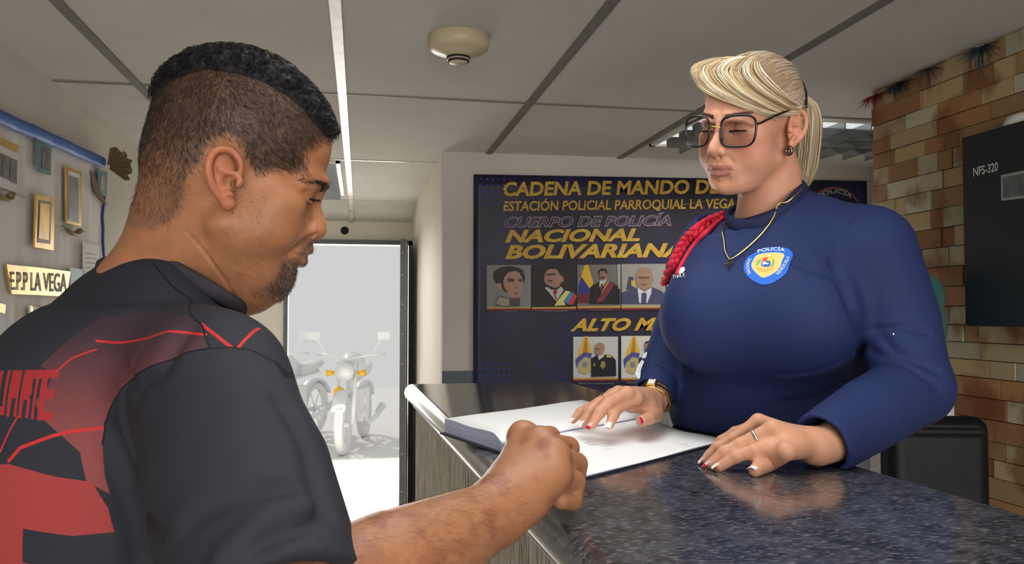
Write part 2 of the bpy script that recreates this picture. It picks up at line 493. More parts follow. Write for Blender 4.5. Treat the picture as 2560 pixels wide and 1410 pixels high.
    def at(s, P):
        """trilinear sample"""
        P = np.asarray(P); o = np.array([a[0] for a in s.ax]); g = (P - o) / s.h
        n = np.array(s.F.shape); i = np.clip(np.floor(g).astype(int), 0, n - 2); t = np.clip(g - i, 0, 1); r = 0
        for dx in (0, 1):
            for dy in (0, 1):
                for dz in (0, 1):
                    wgt = (t[:, 0] if dx else 1 - t[:, 0]) * (t[:, 1] if dy else 1 - t[:, 1]) * (t[:, 2] if dz else 1 - t[:, 2])
                    r = r + wgt * s.F[i[:, 0] + dx, i[:, 1] + dy, i[:, 2] + dz]
        return r
    def grad(s, P, e=None):
        e = e or s.h; P = np.asarray(P, float); g = np.zeros_like(P)
        for a in range(3):
            d = np.zeros(3); d[a] = e; g[:, a] = (s.at(P + d) - s.at(P - d)) / (2 * e)
        return g / (np.linalg.norm(g, axis=1)[:, None] + 1e-9)
    def snap(s, P, off=0., it=6):
        """pull points onto the surface, off above it"""
        P = np.array(P, float)
        for _ in range(it):
            d = s.at(P) - off
            P = P - s.grad(P) * np.clip(d, -4 * s.h, 4 * s.h)[:, None] * .8
        return P
    def cast(s, px, py, d0=.45, d1=1.9, back=False, to_local=None):
        """where the line of sight through this pixel meets the surface"""
        t = np.arange(d0, d1, .002); P = CAM + np.outer(t, ray(px, py)); q = P if to_local is None else to_local(P)
        v = s.at(q); i = np.where((v[:-1] > 0) & (v[1:] <= 0))[0]
        if not len(i): i = [int(np.argmin(v))]; return P[i[0]]
        i = i[0]; f = v[i] / (v[i] - v[i + 1]); return P[i] + (P[i + 1] - P[i]) * f
def rot(ax, deg):
    return np.array(Matrix.Rotation(radians(deg), 3, ax))
def sm(x, a, b):
    t = np.clip((x - a) / (b - a), 0, 1); return t * t * (3 - 2 * t)
def frame(az, pitch, roll):
    """columns: the person's left, forward, up"""
    fw = np.array([cos(az) * cos(pitch), sin(az) * cos(pitch), sin(pitch)]); le = np.array([-sin(az), cos(az), 0.])
    up = np.cross(fw, le) * -1 if np.cross(fw, le)[2] < 0 else np.cross(fw, le)
    l2 = le * cos(roll) + up * sin(roll); u2 = -le * sin(roll) + up * cos(roll)
    return np.stack([l2, fw, u2], 1)
def vnoise(P, sc, seed=0):
    """smooth value noise in -1..1"""
    r = np.random.default_rng(seed); T = r.uniform(-1, 1, (32, 32, 32)); g = np.asarray(P) * sc
    i = np.floor(g).astype(int); t = g - i; t = t * t * (3 - 2 * t); o = 0
    for dx in (0, 1):
        for dy in (0, 1):
            for dz in (0, 1):
                wgt = (t[:, 0] if dx else 1 - t[:, 0]) * (t[:, 1] if dy else 1 - t[:, 1]) * (t[:, 2] if dz else 1 - t[:, 2])
                o = o + wgt * T[(i[:, 0] + dx) % 32, (i[:, 1] + dy) % 32, (i[:, 2] + dz) % 32]
    return o
def catmull(P, n=8, closed=False):
    P = np.array(P, float); m = len(P); out = []
    for i in range(m if closed else m - 1):
        p0, p1, p2, p3 = (P[(i + j) % m] if closed else P[min(max(i + j, 0), m - 1)] for j in (-1, 0, 1, 2))
        for t in np.arange(n) / n:
            out.append(.5 * ((2 * p1) + (p2 - p0) * t + (2 * p0 - 5 * p1 + 4 * p2 - p3) * t * t + (3 * p1 - p0 - 3 * p2 + p3) * t ** 3))
    if not closed: out.append(P[-1])
    return np.array(out)

def head_field(o, h=1.6, lo=(-104, -112, -215), hi=(104, 134, 142)):
    """a head in its own frame, millimetres: x left, y forward, z up, origin between the ear canals.  o: shape options"""
    f = Field(lo, hi, h)
    fem = o.get('fem', 0); fat = o.get('fat', 0); J = o.get('jaw', 5)            # J lifts the lower face
    f.ell((0, -7, 52), (74, 90, 78))
    f.ell((0, 30 + o.get('fore', 0), 50), (63, 58, 60), 12)
    f.ell((0, -38, 8), (60, 54, 52), 20)
    f.ell((0, 38, -14), (62, 55, 62), 20)
    f.ell((0, 62, -38), (36, 40, 32), 20)
    f.ell((44, 58, -6), (20, 24, 17), 14, sym=True)                       # cheekbone
    f.ell((40, 52, -38), (25 + 3 * fat, 31, 30), 18, sym=True)               # cheek
    f.cone((47 + 4 * fat, 10, -50), (22, 66, -86 + J), 13 + 2 * fat, 16, 28, sym=True)      # jaw
    f.ell((0, 77, -91 + J), (21 - 3 * fem, 18, 16), 14)                        # chin
    if fat: f.ell((0, 34, -92 + J), (40, 44, 10 + 9 * fat), 22)                # under the chin
    br = 9.5 if fem else 11.5
    bz = o.get('brow', 0); f.cone((12, 86 - 1 * fem + o.get('fore', 0), 31 + bz), (43, 69, 33 + bz), br, br - 1, 12, sym=True)          # brow
    f.ell((30, 101, 13), (19, 17, 11), 12, cut=True, sym=True)                # socket
    f.ball((32, 73.5, 12), 13.8, 4, sym=True)                              # lids
    f.tube([(18, 88, 9), (26, 89.5, 5.5), (36, 88, 5), (45, 80, 8)], [2.2, 2.6, 2.6, 2], 3, sym=True)   # lower lid
    ly = o.get('lidy', 0)
    f.tube([(15, 90 + ly, 23 + bz * .4), (27, 92.5 + ly, 24 + bz * .4), (40, 85 + ly * .5, 23 + bz * .4), (50, 73, 17)], [3, 3.8, 3.8, 3], 6, sym=True)    # upper lid fold
    ns = o.get('nose', 1.0)
    ny = o.get('nosey', 0)
    f.tube([(0, 90 + ny * .2, 20), (0, 97 + ny, 2), (0, 107 + ny, -14)], [7, 7 * ns, 8.5 * ns], 9)
    f.ell((0, 108 + ny, -23), (11 * ns, 13, 10.5), 8)
    f.ell((14 * ns, 98, -28), (7.5 * ns, 10.5, 8.5), 6, sym=True)
    f.ell((0, 103, -33), (5, 9, 4), 5)
    f.ell((7.5 * ns, 103, -36.5), (3.4, 6, 4), 2, cut=True, sym=True)
    m = o.get('mouth', J * .7); lw = o.get('lip', 1.0)
    mp_ = o.get('mouthy', 0)
    M = lambda P: [(x, y + mp_, z + m) for x, y, z in P]
    f.ell((0, 80 - 2.5 * fem, -58 + m), (31, 22, 22), 14)                                  # muzzle
    f.tube(M([(-27, 85.5, -61), (-11, 101, -57.5), (-4, 104, -55.5), (0, 103.5, -56.5), (4, 104, -55.5), (11, 101, -57.5), (27, 85.5, -61)]), [1.2, 4.6 * lw, 5.8 * lw, 5.4 * lw, 5.8 * lw, 4.6 * lw, 1.2], 4)
    f.tube(M([(-24, 86.5, -64), (-10, 99, -68.5), (0, 101.5, -69.5), (10, 99, -68.5), (24, 86.5, -64)]), [1.2, 5.6 * lw, 6.6 * lw, 5.6 * lw, 1.2], 4)
    f.tube(M([(-28, 90, -63), (-12, 107, -62.5), (0, 110.5, -62.3), (12, 107, -62.5), (28, 90, -63)]), [.5, 1.6 - .4 * fem, 2.2 - .4 * fem, 1.6 - .4 * fem, .5], 3, cut=True)
    f.tube(M([(-16, 96, -79), (0, 102, -80), (16, 96, -79)]), [3.5, 4, 3.5], 7, cut=True)
    f.tube(M([(17, 103, -37), (27, 97, -48), (34, 85, -64)]), [1.5, 2, 1], 9, cut=True, sym=True) if o.get('smile', 1) > .8 else f.tube(M([(18, 101, -38), (26, 96, -48)]), [.8, .4], 9, cut=True, sym=True)   # smile line
    f.tube(M([(0, 112, -46), (0, 112, -52)]), 3.2, 5, cut=True)                 # philtrum
    # ears
    tl = o.get('ear_tilt', 12); Rt = rot('X', tl)
    eo = np.array(o.get('ear', (70, -8, 2)), float); es = o.get('ear_s', 1.0); fl = o.get('flare', 1.0); ew = o.get('ear_w', .86)
    E = lambda out, y, z: tuple(eo + Rt @ np.array([out * fl, y * es * ew, z * es]))
    f.ell(E(5, -8, 6), (6 * fl, 16 * es * ew, 28 * es), 5, R=rot('X', tl) @ rot('Z', 24), sym=True)
    hel = catmull([E(3, 9, 2), E(7, 13, 11), E(8, 12, 22), E(9, 4, 31), E(13, -8, 34), E(17, -20, 29), E(19, -26, 15), E(18, -24, -1), E(14, -17, -15), E(9, -7, -26)], 5)
    f.tube(hel, np.interp(np.arange(len(hel)), [0, 10, 25, 35, len(hel) - 1], [2.6, 3.4, 4.6, 4.4, 4.6]) * es, 2.2, sym=True)
    f.ell(E(8, -4, -26), (4.5, 8.5 * es * ew, 8 * es), 5, sym=True)
    f.tube([E(17, 3, 25), E(19, -9, 26), E(22, -16.5, 15), E(21, -16, 0)], [2.4 * es, 3.6 * es, 3.2 * es, 2.2 * es], 3, cut=True, sym=True)   # scapha groove
    f.ell(E(17, -2, 0), (11, 8.5 * es * ew, 11 * es), 3, cut=True, sym=True)         # concha
    f.ell(E(15, 1, 15), (6, 8 * es * ew, 5 * es), 4, cut=True, sym=True)
    f.tube([E(7, 6, 7), E(11, -6, 9), E(13, -12, 12)], [2.2, 2.2, 2], 4, sym=True)      # crus
    f.ell(E(8, 10, -3), (5, 4.5 * es, 6.5 * es), 4, sym=True)             # tragus
    f.ell(E(11, -3, -15), (4, 6.5 * es * ew, 3.5 * es), 4, sym=True)
    f.ball(E(5, 5, -4), 4.2, 2, cut=True, sym=True)
    return f

def eye_slit(f, side, open_=3.0, z=7.5):
    """opens the lids of one eye"""
    f.tube([(side * 19, 90, z + 1.5), (side * 27, 93, z), (side * 37, 91, z), (side * 46, 82, z + 1.5)], [.4, open_ * .5, open_ * .55, open_ * .3], 1.0, cut=True)

def inpoly(P, poly):
    x, y = P[:, 0], P[:, 1]; c = np.zeros(len(P), bool); n = len(poly)
    for i in range(n):
        x0, y0 = poly[i]; x1, y1 = poly[i - 1]
        with np.errstate(divide='ignore', invalid='ignore'):
            c ^= ((y0 > y) != (y1 > y)) & (x < (x1 - x0) * (y - y0) / (y1 - y0 + 1e-12) + x0)
    return c
def linedist(P, L, closed=False):
    L = np.array(L, float); D = np.full(len(P), 1e9)
    for i in range(len(L) if closed else len(L) - 1):
        a = L[i]; ab = L[(i + 1) % len(L)] - a; t = np.clip((P - a) @ ab / (ab @ ab + 1e-12), 0, 1)
        D = np.minimum(D, np.linalg.norm(P - a - t[:, None] * ab, axis=1))
    return D
def psd(P, poly):
    """signed distance to a polygon, negative inside"""
    d = linedist(P, poly, True); return np.where(inpoly(P, poly), -d, d)
def triangulate(Q): return np.concatenate([Q[:, [0, 1, 2]], Q[:, [0, 2, 3]]])
def refine(V, T, dist, passes=3, least=.0006):
    """splits triangles that a print's outline runs through.  dist(V) -> distance to the nearest outline"""
    for _ in range(passes):
        D = dist(V)
        E = np.sort(np.concatenate([T[:, [0, 1]], T[:, [1, 2]], T[:, [2, 0]]]), 1)
        Eu, inv = np.unique(E, axis=0, return_inverse=True); inv = inv.ravel()
        ln = np.linalg.norm(V[Eu[:, 0]] - V[Eu[:, 1]], axis=1)
        cut = (np.minimum(np.abs(D[Eu[:, 0]]), np.abs(D[Eu[:, 1]])) < ln * .8) & (ln > least)
        mid = np.full(len(Eu), -1); mid[cut] = len(V) + np.arange(cut.sum())
        V = np.concatenate([V, (V[Eu[cut, 0]] + V[Eu[cut, 1]]) / 2])
        n = len(T); m = np.stack([mid[inv[:n]], mid[inv[n:2 * n]], mid[inv[2 * n:]]], 1); k = (m >= 0).sum(1)
        out = [T[k == 0]]
        t, q = T[k == 3], m[k == 3]
        out += [np.stack(x, 1) for x in ((t[:, 0], q[:, 0], q[:, 2]), (q[:, 0], t[:, 1], q[:, 1]), (q[:, 2], q[:, 1], t[:, 2]), (q[:, 0], q[:, 1], q[:, 2]))]
        for r in range(3):
            a, b, c = r, (r + 1) % 3, (r + 2) % 3
            s1 = (k == 1) & (m[:, a] >= 0); t, q = T[s1], m[s1][:, a]
            out += [np.stack((t[:, a], q, t[:, c]), 1), np.stack((q, t[:, b], t[:, c]), 1)]
            s2 = (k == 2) & (m[:, c] < 0); t, q1, q2 = T[s2], m[s2][:, a], m[s2][:, b]
            out += [np.stack((q1, t[:, b], q2), 1), np.stack((t[:, a], q1, q2), 1), np.stack((t[:, a], q2, t[:, c]), 1)]
        T = np.concatenate(out)
    return V, T
def join(parts):
    """(V, F) pieces -> one"""
    V = []; T = []; n = 0
    for v, t in parts:
        if t.shape[1] == 4: t = triangulate(t)
        V.append(v); T.append(t + n); n += len(v)
    return np.concatenate(V), np.concatenate(T)
def strands(name, paths, width, m, parent, cols=None, sides=3):
    """many hairs as thin tapering tubes in one mesh"""
    paths = [np.asarray(p, float) for p in paths]; V = []; Fc = []; C = []; n0 = 0
    for i, P in enumerate(paths):
        k = len(P); t = np.gradient(P, axis=0); t /= np.linalg.norm(t, axis=1)[:, None] + 1e-12
        a0 = np.eye(3)[int(np.argmin(np.abs(t[0])))]; u = np.empty_like(t); v = np.cross(t[0], a0)
        for q in range(k):
            v = v - t[q] * (v @ t[q]); v = v / (sqrt(v @ v) + 1e-12); u[q] = v
        b = np.cross(t, u)
        wd = (width[i] if hasattr(width, '__len__') else width) * (1 - np.linspace(0, 1, k) ** 2.5 * .8)
        for j in range(sides):
            a = 2 * pi * j / sides; V.append(P + (u * cos(a) + b * sin(a)) * wd[:, None])
        g = np.arange(k - 1)
        for j in range(sides):
            j2 = (j + 1) % sides; Fc.append(np.stack([n0 + j * k + g, n0 + j2 * k + g, n0 + j2 * k + g + 1, n0 + j * k + g + 1], 1))
        if cols is not None: C.append(np.tile(cols[i], (k * sides, 1)))
        n0 += k * sides
    o = mesh_obj(name, np.concatenate(V), np.concatenate(Fc), m, None, True, np.concatenate(C) if cols is not None else None)
    if parent is not None: child(o, parent)
    return o
def reach(px, py, Q, L, far=True):
    """the point a distance L from Q that the photograph shows at this pixel"""
    r = ray(px, py); r = r / np.linalg.norm(r); v = CAM - np.array(Q); b = v @ r; c = v @ v - L * L; dsc = b * b - c
    t = -b + (sqrt(dsc) if far else -sqrt(dsc)) if dsc > 0 else -b
    return CAM + r * t
# ------------------------------------------------------------------ the man at the counter
MH = np.array([-0.146, 0.972, 1.605]); MR = frame(radians(9), radians(-19), radians(8)); MS = 1.05
def mw(P): return MH + (np.asarray(P) * 1e-3 * MS) @ MR.T
def ml(P): return ((np.asarray(P) - MH) @ MR) / (1e-3 * MS)
man = empty('person', (-.28, .95, 0))
tag(man, 'man in a black and red sports jersey, back half turned, fist resting on the counter', 'person')
SKIN_M = np.array(lin(160, 110, 78)); HAIR_M = np.array(lin(24, 22, 22))
hf = head_field(dict(fat=1.0, nose=1.15, lip=1.1, ear_s=.89, flare=.95, brow=-6, lidy=-4, nosey=-5, mouth=9, ear_tilt=22, ear=(70, 5, -5), fore=4))
for s_ in (1, -1):
    eye_slit(hf, s_, open_=6.5, z=7.5)
    hf.tube([(s_ * 30, 92, 8.5), (s_ * 40, 89, 8.5), (s_ * 47, 80, 9)], [2.2, 2.8, 1.4], 1.5, cut=True)
NB = at(418, 790, .965)
hf.tube([(0, -28, -10), ml(at(445, 635, .962)), ml(at(432, 715, .965)), ml(NB)], [56, 60, 66, 74], 18)
hf.ell(ml(at(338, 752, .955)), (52, 44, 46), 40)
hf.tube([ml(at(625, 640, .955)), ml(at(655, 690, .962)), ml(at(630, 715, .965))], [34, 30, 28], 26)      # fullness under the jaw
hf.tube([ml(at(515, 560, .940)), ml(at(550, 620, .938)), ml(at(590, 690, .950))], [34, 38, 34], 34)
for cr, rr, kk in (([(468, 580), (520, 640), (562, 700), (590, 752)], .9, 5), ([(600, 690), (598, 725), (594, 752)], 1.0, 6)):
    cp = [ml(hf.cast(x_, y_, to_local=ml)) for x_, y_ in cr]; hf.tube(cp, [.05] + [rr] * (len(cp) - 2) + [rr * .6], kk * .7, cut=True)      # creases of the neck
V, Q = hf.mesh()
# hair line and beard, in head coordinates (y, z)
HL = [tuple(ml(at(x_, y_, .90))[1:]) for x_, y_ in [(838, 338), (800, 352), (766, 385), (768, 430), (740, 434), (690, 430), (640, 434), (622, 408), (606, 380), (592, 352), (562, 345), (530, 366), (512, 400), (480, 450), (462, 520), (430, 560), (380, 580), (310, 570), (250, 560), (240, 20), (920, 20), (900, 335)]]
def man_tint(P):
    yz = P[:, 1:]; n1 = vnoise(P, .09, 1); n2 = vnoise(P, .35, 2)
    d = psd(yz, HL) + 2.0 * n2
    low = sm(-P[:, 2], -35, 50) * sm(-P[:, 1], 15, 60)              # the fade towards the nape
    hair = (1 - sm(d, -7, 3)) * (1 - .55 * low)
    c = SKIN_M * (1 + .07 * n1[:, None]) * (1 + .04 * n2[:, None])
    warm = np.array(lin(188, 112, 82)); c = c + (warm - c) * (.15 * sm(n1, -.2, .6))[:, None]
    hc = np.array(lin(66, 53, 46)) * (1 + .25 * n2[:, None])
    c = c + (hc - c) * (.86 * hair)[:, None]
    # stubble, moustache and goatee
    J = 8
    be = sm(-P[:, 2], 62 - J, 84 - J) * sm(P[:, 1], 46, 66) * (1 - sm(np.abs(P[:, 0]), 30, 44)) * (1 - sm(-P[:, 2], 100, 112))
    mo = (1 - sm(np.abs(P[:, 2] + 41), 5, 11)) * sm(P[:, 1], 84, 96) * (1 - sm(np.abs(P[:, 0]), 24, 34))
    st = sm(-P[:, 2], 2, 40) * sm(P[:, 1], 8, 24) * (1 - sm(P[:, 1], 62, 84)) * .22 * sm(n2, -1, 1) * sm(np.abs(P[:, 0]), 26, 44)
    c = c + (np.array(lin(52, 45, 43)) - c) * np.clip(.75 * be + .45 * mo + st, 0, .9)[:, None]
    lips = sm(P[:, 1], 92, 98) * (1 - sm(np.abs(P[:, 2] + 54), 8, 11)) * (1 - sm(np.abs(P[:, 0]), 18, 27))
    c = c + (np.array(lin(142, 96, 84)) - c) * (.7 * lips)[:, None]
    brow = (1 - sm(np.abs(P[:, 2] - (25 + .10 * (np.abs(P[:, 0]) - 14) - .004 * (np.abs(P[:, 0]) - 14) ** 2)), 2.5, 5.5)) * sm(np.abs(P[:, 0]), 8, 14) * (1 - sm(np.abs(P[:, 0]), 48, 56)) * sm(P[:, 1], 55, 65)
    c = c + (np.array(lin(40, 32, 30)) - c) * (.75 * brow * (1 - .7 * sm(np.abs(P[:, 0]), 24, 48)))[:, None]
    ear = sm(np.abs(P[:, 0]), 74, 82) * (1 - sm(np.abs(P[:, 2]), 40, 50)) * (1 - sm(np.abs(P[:, 1]), 40, 50))
    c = c + (np.array(lin(170, 106, 78)) * (1 + .05 * n1[:, None]) - c) * ear[:, None]
    return c
headV = mw(V); headC = man_tint(V)

# --- right hand: a loose fist on the counter edge
W_ = at(1235, 1285, .79)
mcp = [at(1308, 1092, .885), at(1352, 1108, .86), at(1383, 1138, .838), at(1385, 1184, .818)]
pip = [at(1374, 1092, .922), at(1420, 1120, .90), at(1440, 1160, .876), at(1436, 1205, .848)]
rad = [.0118, .0124, .0122, .0114]
EL = at(700, 1565, .61)
af = Field(np.min([EL, W_, *pip], 0) - .09, np.max([EL, W_, *pip], 0) + .06, .0018)
af.tube([EL, EL * .55 + W_ * .45, EL * .2 + W_ * .8, W_], [.052, .048, .037, .031], 0)
af.ell(W_ * .97 + mcp[3] * .03, (.024, .024, .022), .02)
af.tube(mcp, .0125, .014)
for i in range(4):
    af.tube([W_ * .85 + mcp[i] * .15, W_ * .45 + mcp[i] * .55, mcp[i]], [.021, .0175, .0135], .016)
    af.ball(mcp[i], .0122, .012)
pc = (W_ + sum(mcp)) / 5
af.ell(W_ * .4 + (mcp[0] + mcp[3]) * .3 + np.array([0, 0, -.012]), (.034, .034, .022), .02)
af.ell(W_ * .55 + mcp[3] * .45 + np.array([.002, .006, -.008]), (.020, .024, .018), .018)      # heel of the hand
for i in range(4):
    d = (pip[i] - mcp[i]) / seglen(pip[i], mcp[i]); dn = np.array([0, 0, -1.])
    dip = pip[i] - d * .004 + dn * (.026 if i < 3 else .020); tip = dip - d * .022 + dn * .003
    if i == 3: dip[2] = max(dip[2], ZT + .0105); tip[2] = max(tip[2], ZT + .011)
    ch = Field(np.min([mcp[i], pip[i], dip, tip], 0) - .02, np.max([mcp[i], pip[i], dip, tip], 0) + .02, .0018)
    r = rad[i]
    af.tube([mcp[i], mcp[i] * .5 + pip[i] * .5, pip[i]], [r * 1.08, r * 1.02, r * 1.02], .007)
    af.tube([pip[i], dip, tip], [r * 1.0, r * .92, r * .85], .002)
th = [W_ * .7 + mcp[0] * .3 + np.array([-.002, .02, -.012]), at(1295, 1140, .93), at(1345, 1140, .945), at(1385, 1150, .93)]
af.tube(th, [.019, .0145, .0125, .0105], .01)
for i in range(3):    # clefts between the knuckles
    a_ = (mcp[i] + mcp[i + 1]) / 2; b2 = (pip[i] + pip[i + 1]) / 2
    af.tube([a_ * .6 + b2 * .4 + [0, 0, .012], b2 + [0, 0, .008]], [.0006, .0012], .005, cut=True)
aV, aQ = af.mesh()
def arm_tint(P):
    n1 = vnoise(P, 60, 3); n2 = vnoise(P, 230, 4)
    c = np.array(lin(154, 106, 76)) * (1 + .05 * n2[:, None])
    kn = np.clip(sum(np.exp(-((P - q) ** 2).sum(1) / .010 ** 2) for q in mcp + pip), 0, 1)
    sp = sm(n1, .25, .6) * .5 + .45 * kn
    return c + (np.array(lin(128, 78, 60)) - c) * np.clip(sp, 0, .7)[:, None]

# --- the rest of the body, under the clothes
TF = frame(radians(35), radians(-9), 0)                  # left, forward, up
def mt(x, y, z): return NB + TF @ np.array([x, y, z])
SHR = at(535, 985, .80); sl_ = TF.T @ (SHR - NB); SHL = mt(-sl_[0] + .015, sl_[1] + .05, sl_[2] - .055)
HIP = NB + np.array([-.06, -.04, -.62]); fz = frame(radians(35), 0, 0)
def leg(sd, z, y=0): return np.array([HIP[0], HIP[1], 0]) + fz @ np.array([sd * .095, y, 0]) + np.array([0, 0, z])
ELL = SHL + np.array([-.03, .02, -.29]); WL = ELL + fz @ np.array([-.03, .17, -.17])
bf = Field((-.85, .35, -.01), (.15, 1.5, 1.6), .009)
bf.ell(mt(0, -.02, -.2), (.15, .13, .2), .04).ell(mt(0, .02, -.42), (.15, .14, .2), .06).ell(HIP, (.15, .13, .12), .06)
bf.tube([mt(0, 0, -.1), NB], [.07, .06], .04)
for a_, b2, c2 in ((SHR, EL, None), (SHL, ELL, WL)):
    bf.tube([mt(0, -.02, -.08), a_, b2], [.06, .06, .043], .04)
bf.tube([ELL, WL, WL + fz @ np.array([-.01, .09, -.06])], [.043, .03, .022], .02)
for sd in (1, -1):
    bf.tube([leg(sd, HIP[2]), leg(sd, .50, .02), leg(sd, .08)], [.09, .06, .045], .03); bf.tube([leg(sd, .06), leg(sd, .035, .15)], [.045, .035], .02)
def front_cut(f):
    X, Y, Z = np.meshgrid(*f.ax, indexing='ij', sparse=True)
    f.F = np.maximum(f.F, -np.maximum(.150 - X, Z - ZT))
front_cut(bf); bV, bQ = bf.mesh()
Vm, Tm = join([(headV, Q), (aV, aQ), (bV, bQ)])
m_skin = mat('skin', rough=.46, spec=.35, sss=.12, attr='col', bump=(900, .12))
child(mesh_obj('body', Vm, Tm, m_skin, None, True, np.concatenate([headC, arm_tint(aV), np.tile(SKIN_M, (len(bV), 1))])), man)
# eyes
for s_ in (1, -1):
    e = MB(); c = mw((s_ * 32, 73.5, 12)); e.lathe([(.0118 * sin(t), .0118 * cos(t)) for t in np.linspace(0, pi, 15)], c, frame(radians(9), radians(-48), 0)[:, [0, 2, 1]] @ np.diag([1, -1, 1]), 20)
    o = child(e.build('eye', mat('eye_white', lin(150, 134, 124), .15), None, True), man)
    o.data.materials.append(mat('dark_iris', lin(30, 18, 12), .1))
    for p in o.data.polygons:
        if (Vector(p.center) - Vector(c)).normalized().dot(Vector(frame(radians(9), radians(-48), 0)[:, 1])) > .74: p.material_index = 1
# --- hair: clipped sides, curls on top
m_hair = mat('black_hair', lin(22, 21, 23), .6, spec=.28)
m_side = mat('clipped_hair', lin(44, 34, 30), .5, spec=.3)
N_ = hf.grad(V)
r_ = np.random.default_rng(3)
dl = psd(V[:, 1:], HL)
CE = [tuple(ml(at(x_, y_, .93))[1:]) for x_, y_ in [(330, 360), (385, 270), (440, 222), (520, 196), (590, 204), (650, 218), (720, 254), (780, 310), (812, 345), (826, 378), (900, 400), (900, 0), (250, 0), (250, 360)]]
topm = sm(-psd(V[:, 1:], CE) + .8 * vnoise(V, .2, 12), -2, 12) * sm(-dl, -1, 6)
ids = np.where((dl < 2) & (topm < .6) & (V[:, 2] > -70))[0]
pick = r_.choice(ids, 24000); paths = []
for i in pick:
    p = V[i] + r_.normal(0, .8, 3); n = N_[i]
    if r_.random() < .85 * sm(np.array([-p[2]]), -25, 42)[0] or (dl[i] > -4 and r_.random() < .5): continue
    fl_ = np.array([0, .75, -.5]) if p[1] > -35 else np.array([0, .25, -1.0])
    fl_ = fl_ + np.array([0, .35 * sin(p[2] * .12 + p[1] * .1), .35 * cos(p[1] * .15)]) + r_.normal(0, .25, 3)
    t = fl_ - n * (fl_ @ n); t /= np.linalg.norm(t); L_ = r_.uniform(4, 8)
    c2 = np.cross(n, t) * r_.normal(0, .25)
    paths.append(mw([p - n * .3, p + t * L_ * .5 + c2 * L_ * .15 + n * 1.1, p + t * L_ + c2 * L_ * .5 + n * .9]))
child(strands('clipped_hair', paths, .00015, m_side, None), man)
# cap under the curls
keep = topm > .02; fm = keep[Q].all(1); used = np.unique(Q[fm]); re = np.full(len(V), -1); re[used] = np.arange(len(used))
tk = topm[used] * (7 + 4 * vnoise(V[used], .12, 6) + 2.5 * vnoise(V[used], .3, 7))
hairo = mesh_obj('curly_hair', mw(V[used] + N_[used] * (tk[:, None] - .4)), re[Q[fm]], m_hair, None, True); child(hairo, man)
ids = np.where(topm > .25)[0]; paths = []
for i in r_.choice(ids, 3600):
    p = V[i] + N_[i] * 5 * topm[i]; n = N_[i]; a_ = r_.normal(0, 1, 3); t = a_ - n * (a_ @ n); t /= np.linalg.norm(t); b2 = np.cross(n, t)
    R_ = r_.uniform(2.2, 4.5); tt = np.linspace(0, r_.uniform(3.5, 7), 11); dr = r_.uniform(.6, 1.5)
    paths.append(mw(p + np.outer(R_ * np.sin(tt), b2) + np.outer(R_ * (1 - np.cos(tt)) * .7, n) + np.outer(tt * dr, t)))
child(strands('hair_curl', paths, .00035, m_hair, hairo), hairo) if False else child(strands('hair_curls', paths, .00035, m_hair, None), man)
# beard, brow and sideburn hairs
paths = []; pal = []
J = 8
for i in np.where((V[:, 2] < -2) & (V[:, 1] > 8) & (V[:, 2] > -112))[0]:
    P = V[i]; ax = abs(P[0])
    be = sm(np.array([-P[2]]), 62 - J, 82 - J)[0] * sm(np.array([P[1]]), 48, 66)[0] * (ax < 38)
    mo = (abs(P[2] + 41) < 8) * (P[1] > 86) * (ax < 30)
    sb = .10 * (P[1] < 44) * (P[2] > -42) * (ax > 50)
    if r_.random() < .6 * be + .28 * mo + sb:
        n = N_[i]; fl_ = np.array([0, .3, -1]) + r_.normal(0, .5, 3); t = fl_ - n * (fl_ @ n); t /= np.linalg.norm(t); L_ = r_.uniform(2, 5)
        p = P + r_.normal(0, .6, 3); paths.append(mw([p, p + t * L_ * .5 + n * 1, p + t * L_ + n * .8])); pal.append(lin(160, 155, 150) if r_.random() < .3 else lin(36, 31, 30))
child(strands('beard', paths, .00012, mat('beard_hair', rough=.45, attr='col'), None, pal), man)
paths = []
for s_ in (1, -1):
    for _ in range(190):
        x = 10 + 42 * r_.random() ** 1.5; z = 25 + .10 * (x - 14) - .004 * (x - 14) ** 2 + r_.uniform(-4, 4) * (1 - .5 * (x - 10) / 42)
        p = hf.snap(np.array([[s_ * x, 84 - .012 * (x - 8) ** 2 + 8, z]]))[0]; n = hf.grad(p[None])[0]
        t = np.array([s_ * .8, -.3, .35 - .012 * x]) + r_.normal(0, .2, 3); t -= n * (t @ n); t /= np.linalg.norm(t); L_ = r_.uniform(5, 9)
        paths.append(mw([p, p + t * L_ * .5 + n * .9, p + t * L_ + n * .4]))
child(strands('eyebrow_hair', paths, .0002, m_hair, None), man)
# lashes
for s_ in (1, -1):
    P = hf.snap([(s_ * x, 95 - .02 * (x - 28) ** 2, 10.2 - .008 * (x - 32) ** 2) for x in range(18, 48, 3)])
    G = hf.grad(P); ls = MB().tube(mw(P), .0010, 5)
    for i in range(2, len(P)):
        for j in (0, .35, .7):
            p = P[i] + (P[min(i + 1, len(P) - 1)] - P[i]) * j; ls.tube(mw([p, p + G[i] * 3.5 + [s_ * 1.2, 1, -1.5], p + G[i] * 6 + [s_ * 2.5, 2, -1.5]]), [.0006, .0005, .0002], 4)
    child(ls.build('eyelash', m_hair), man)
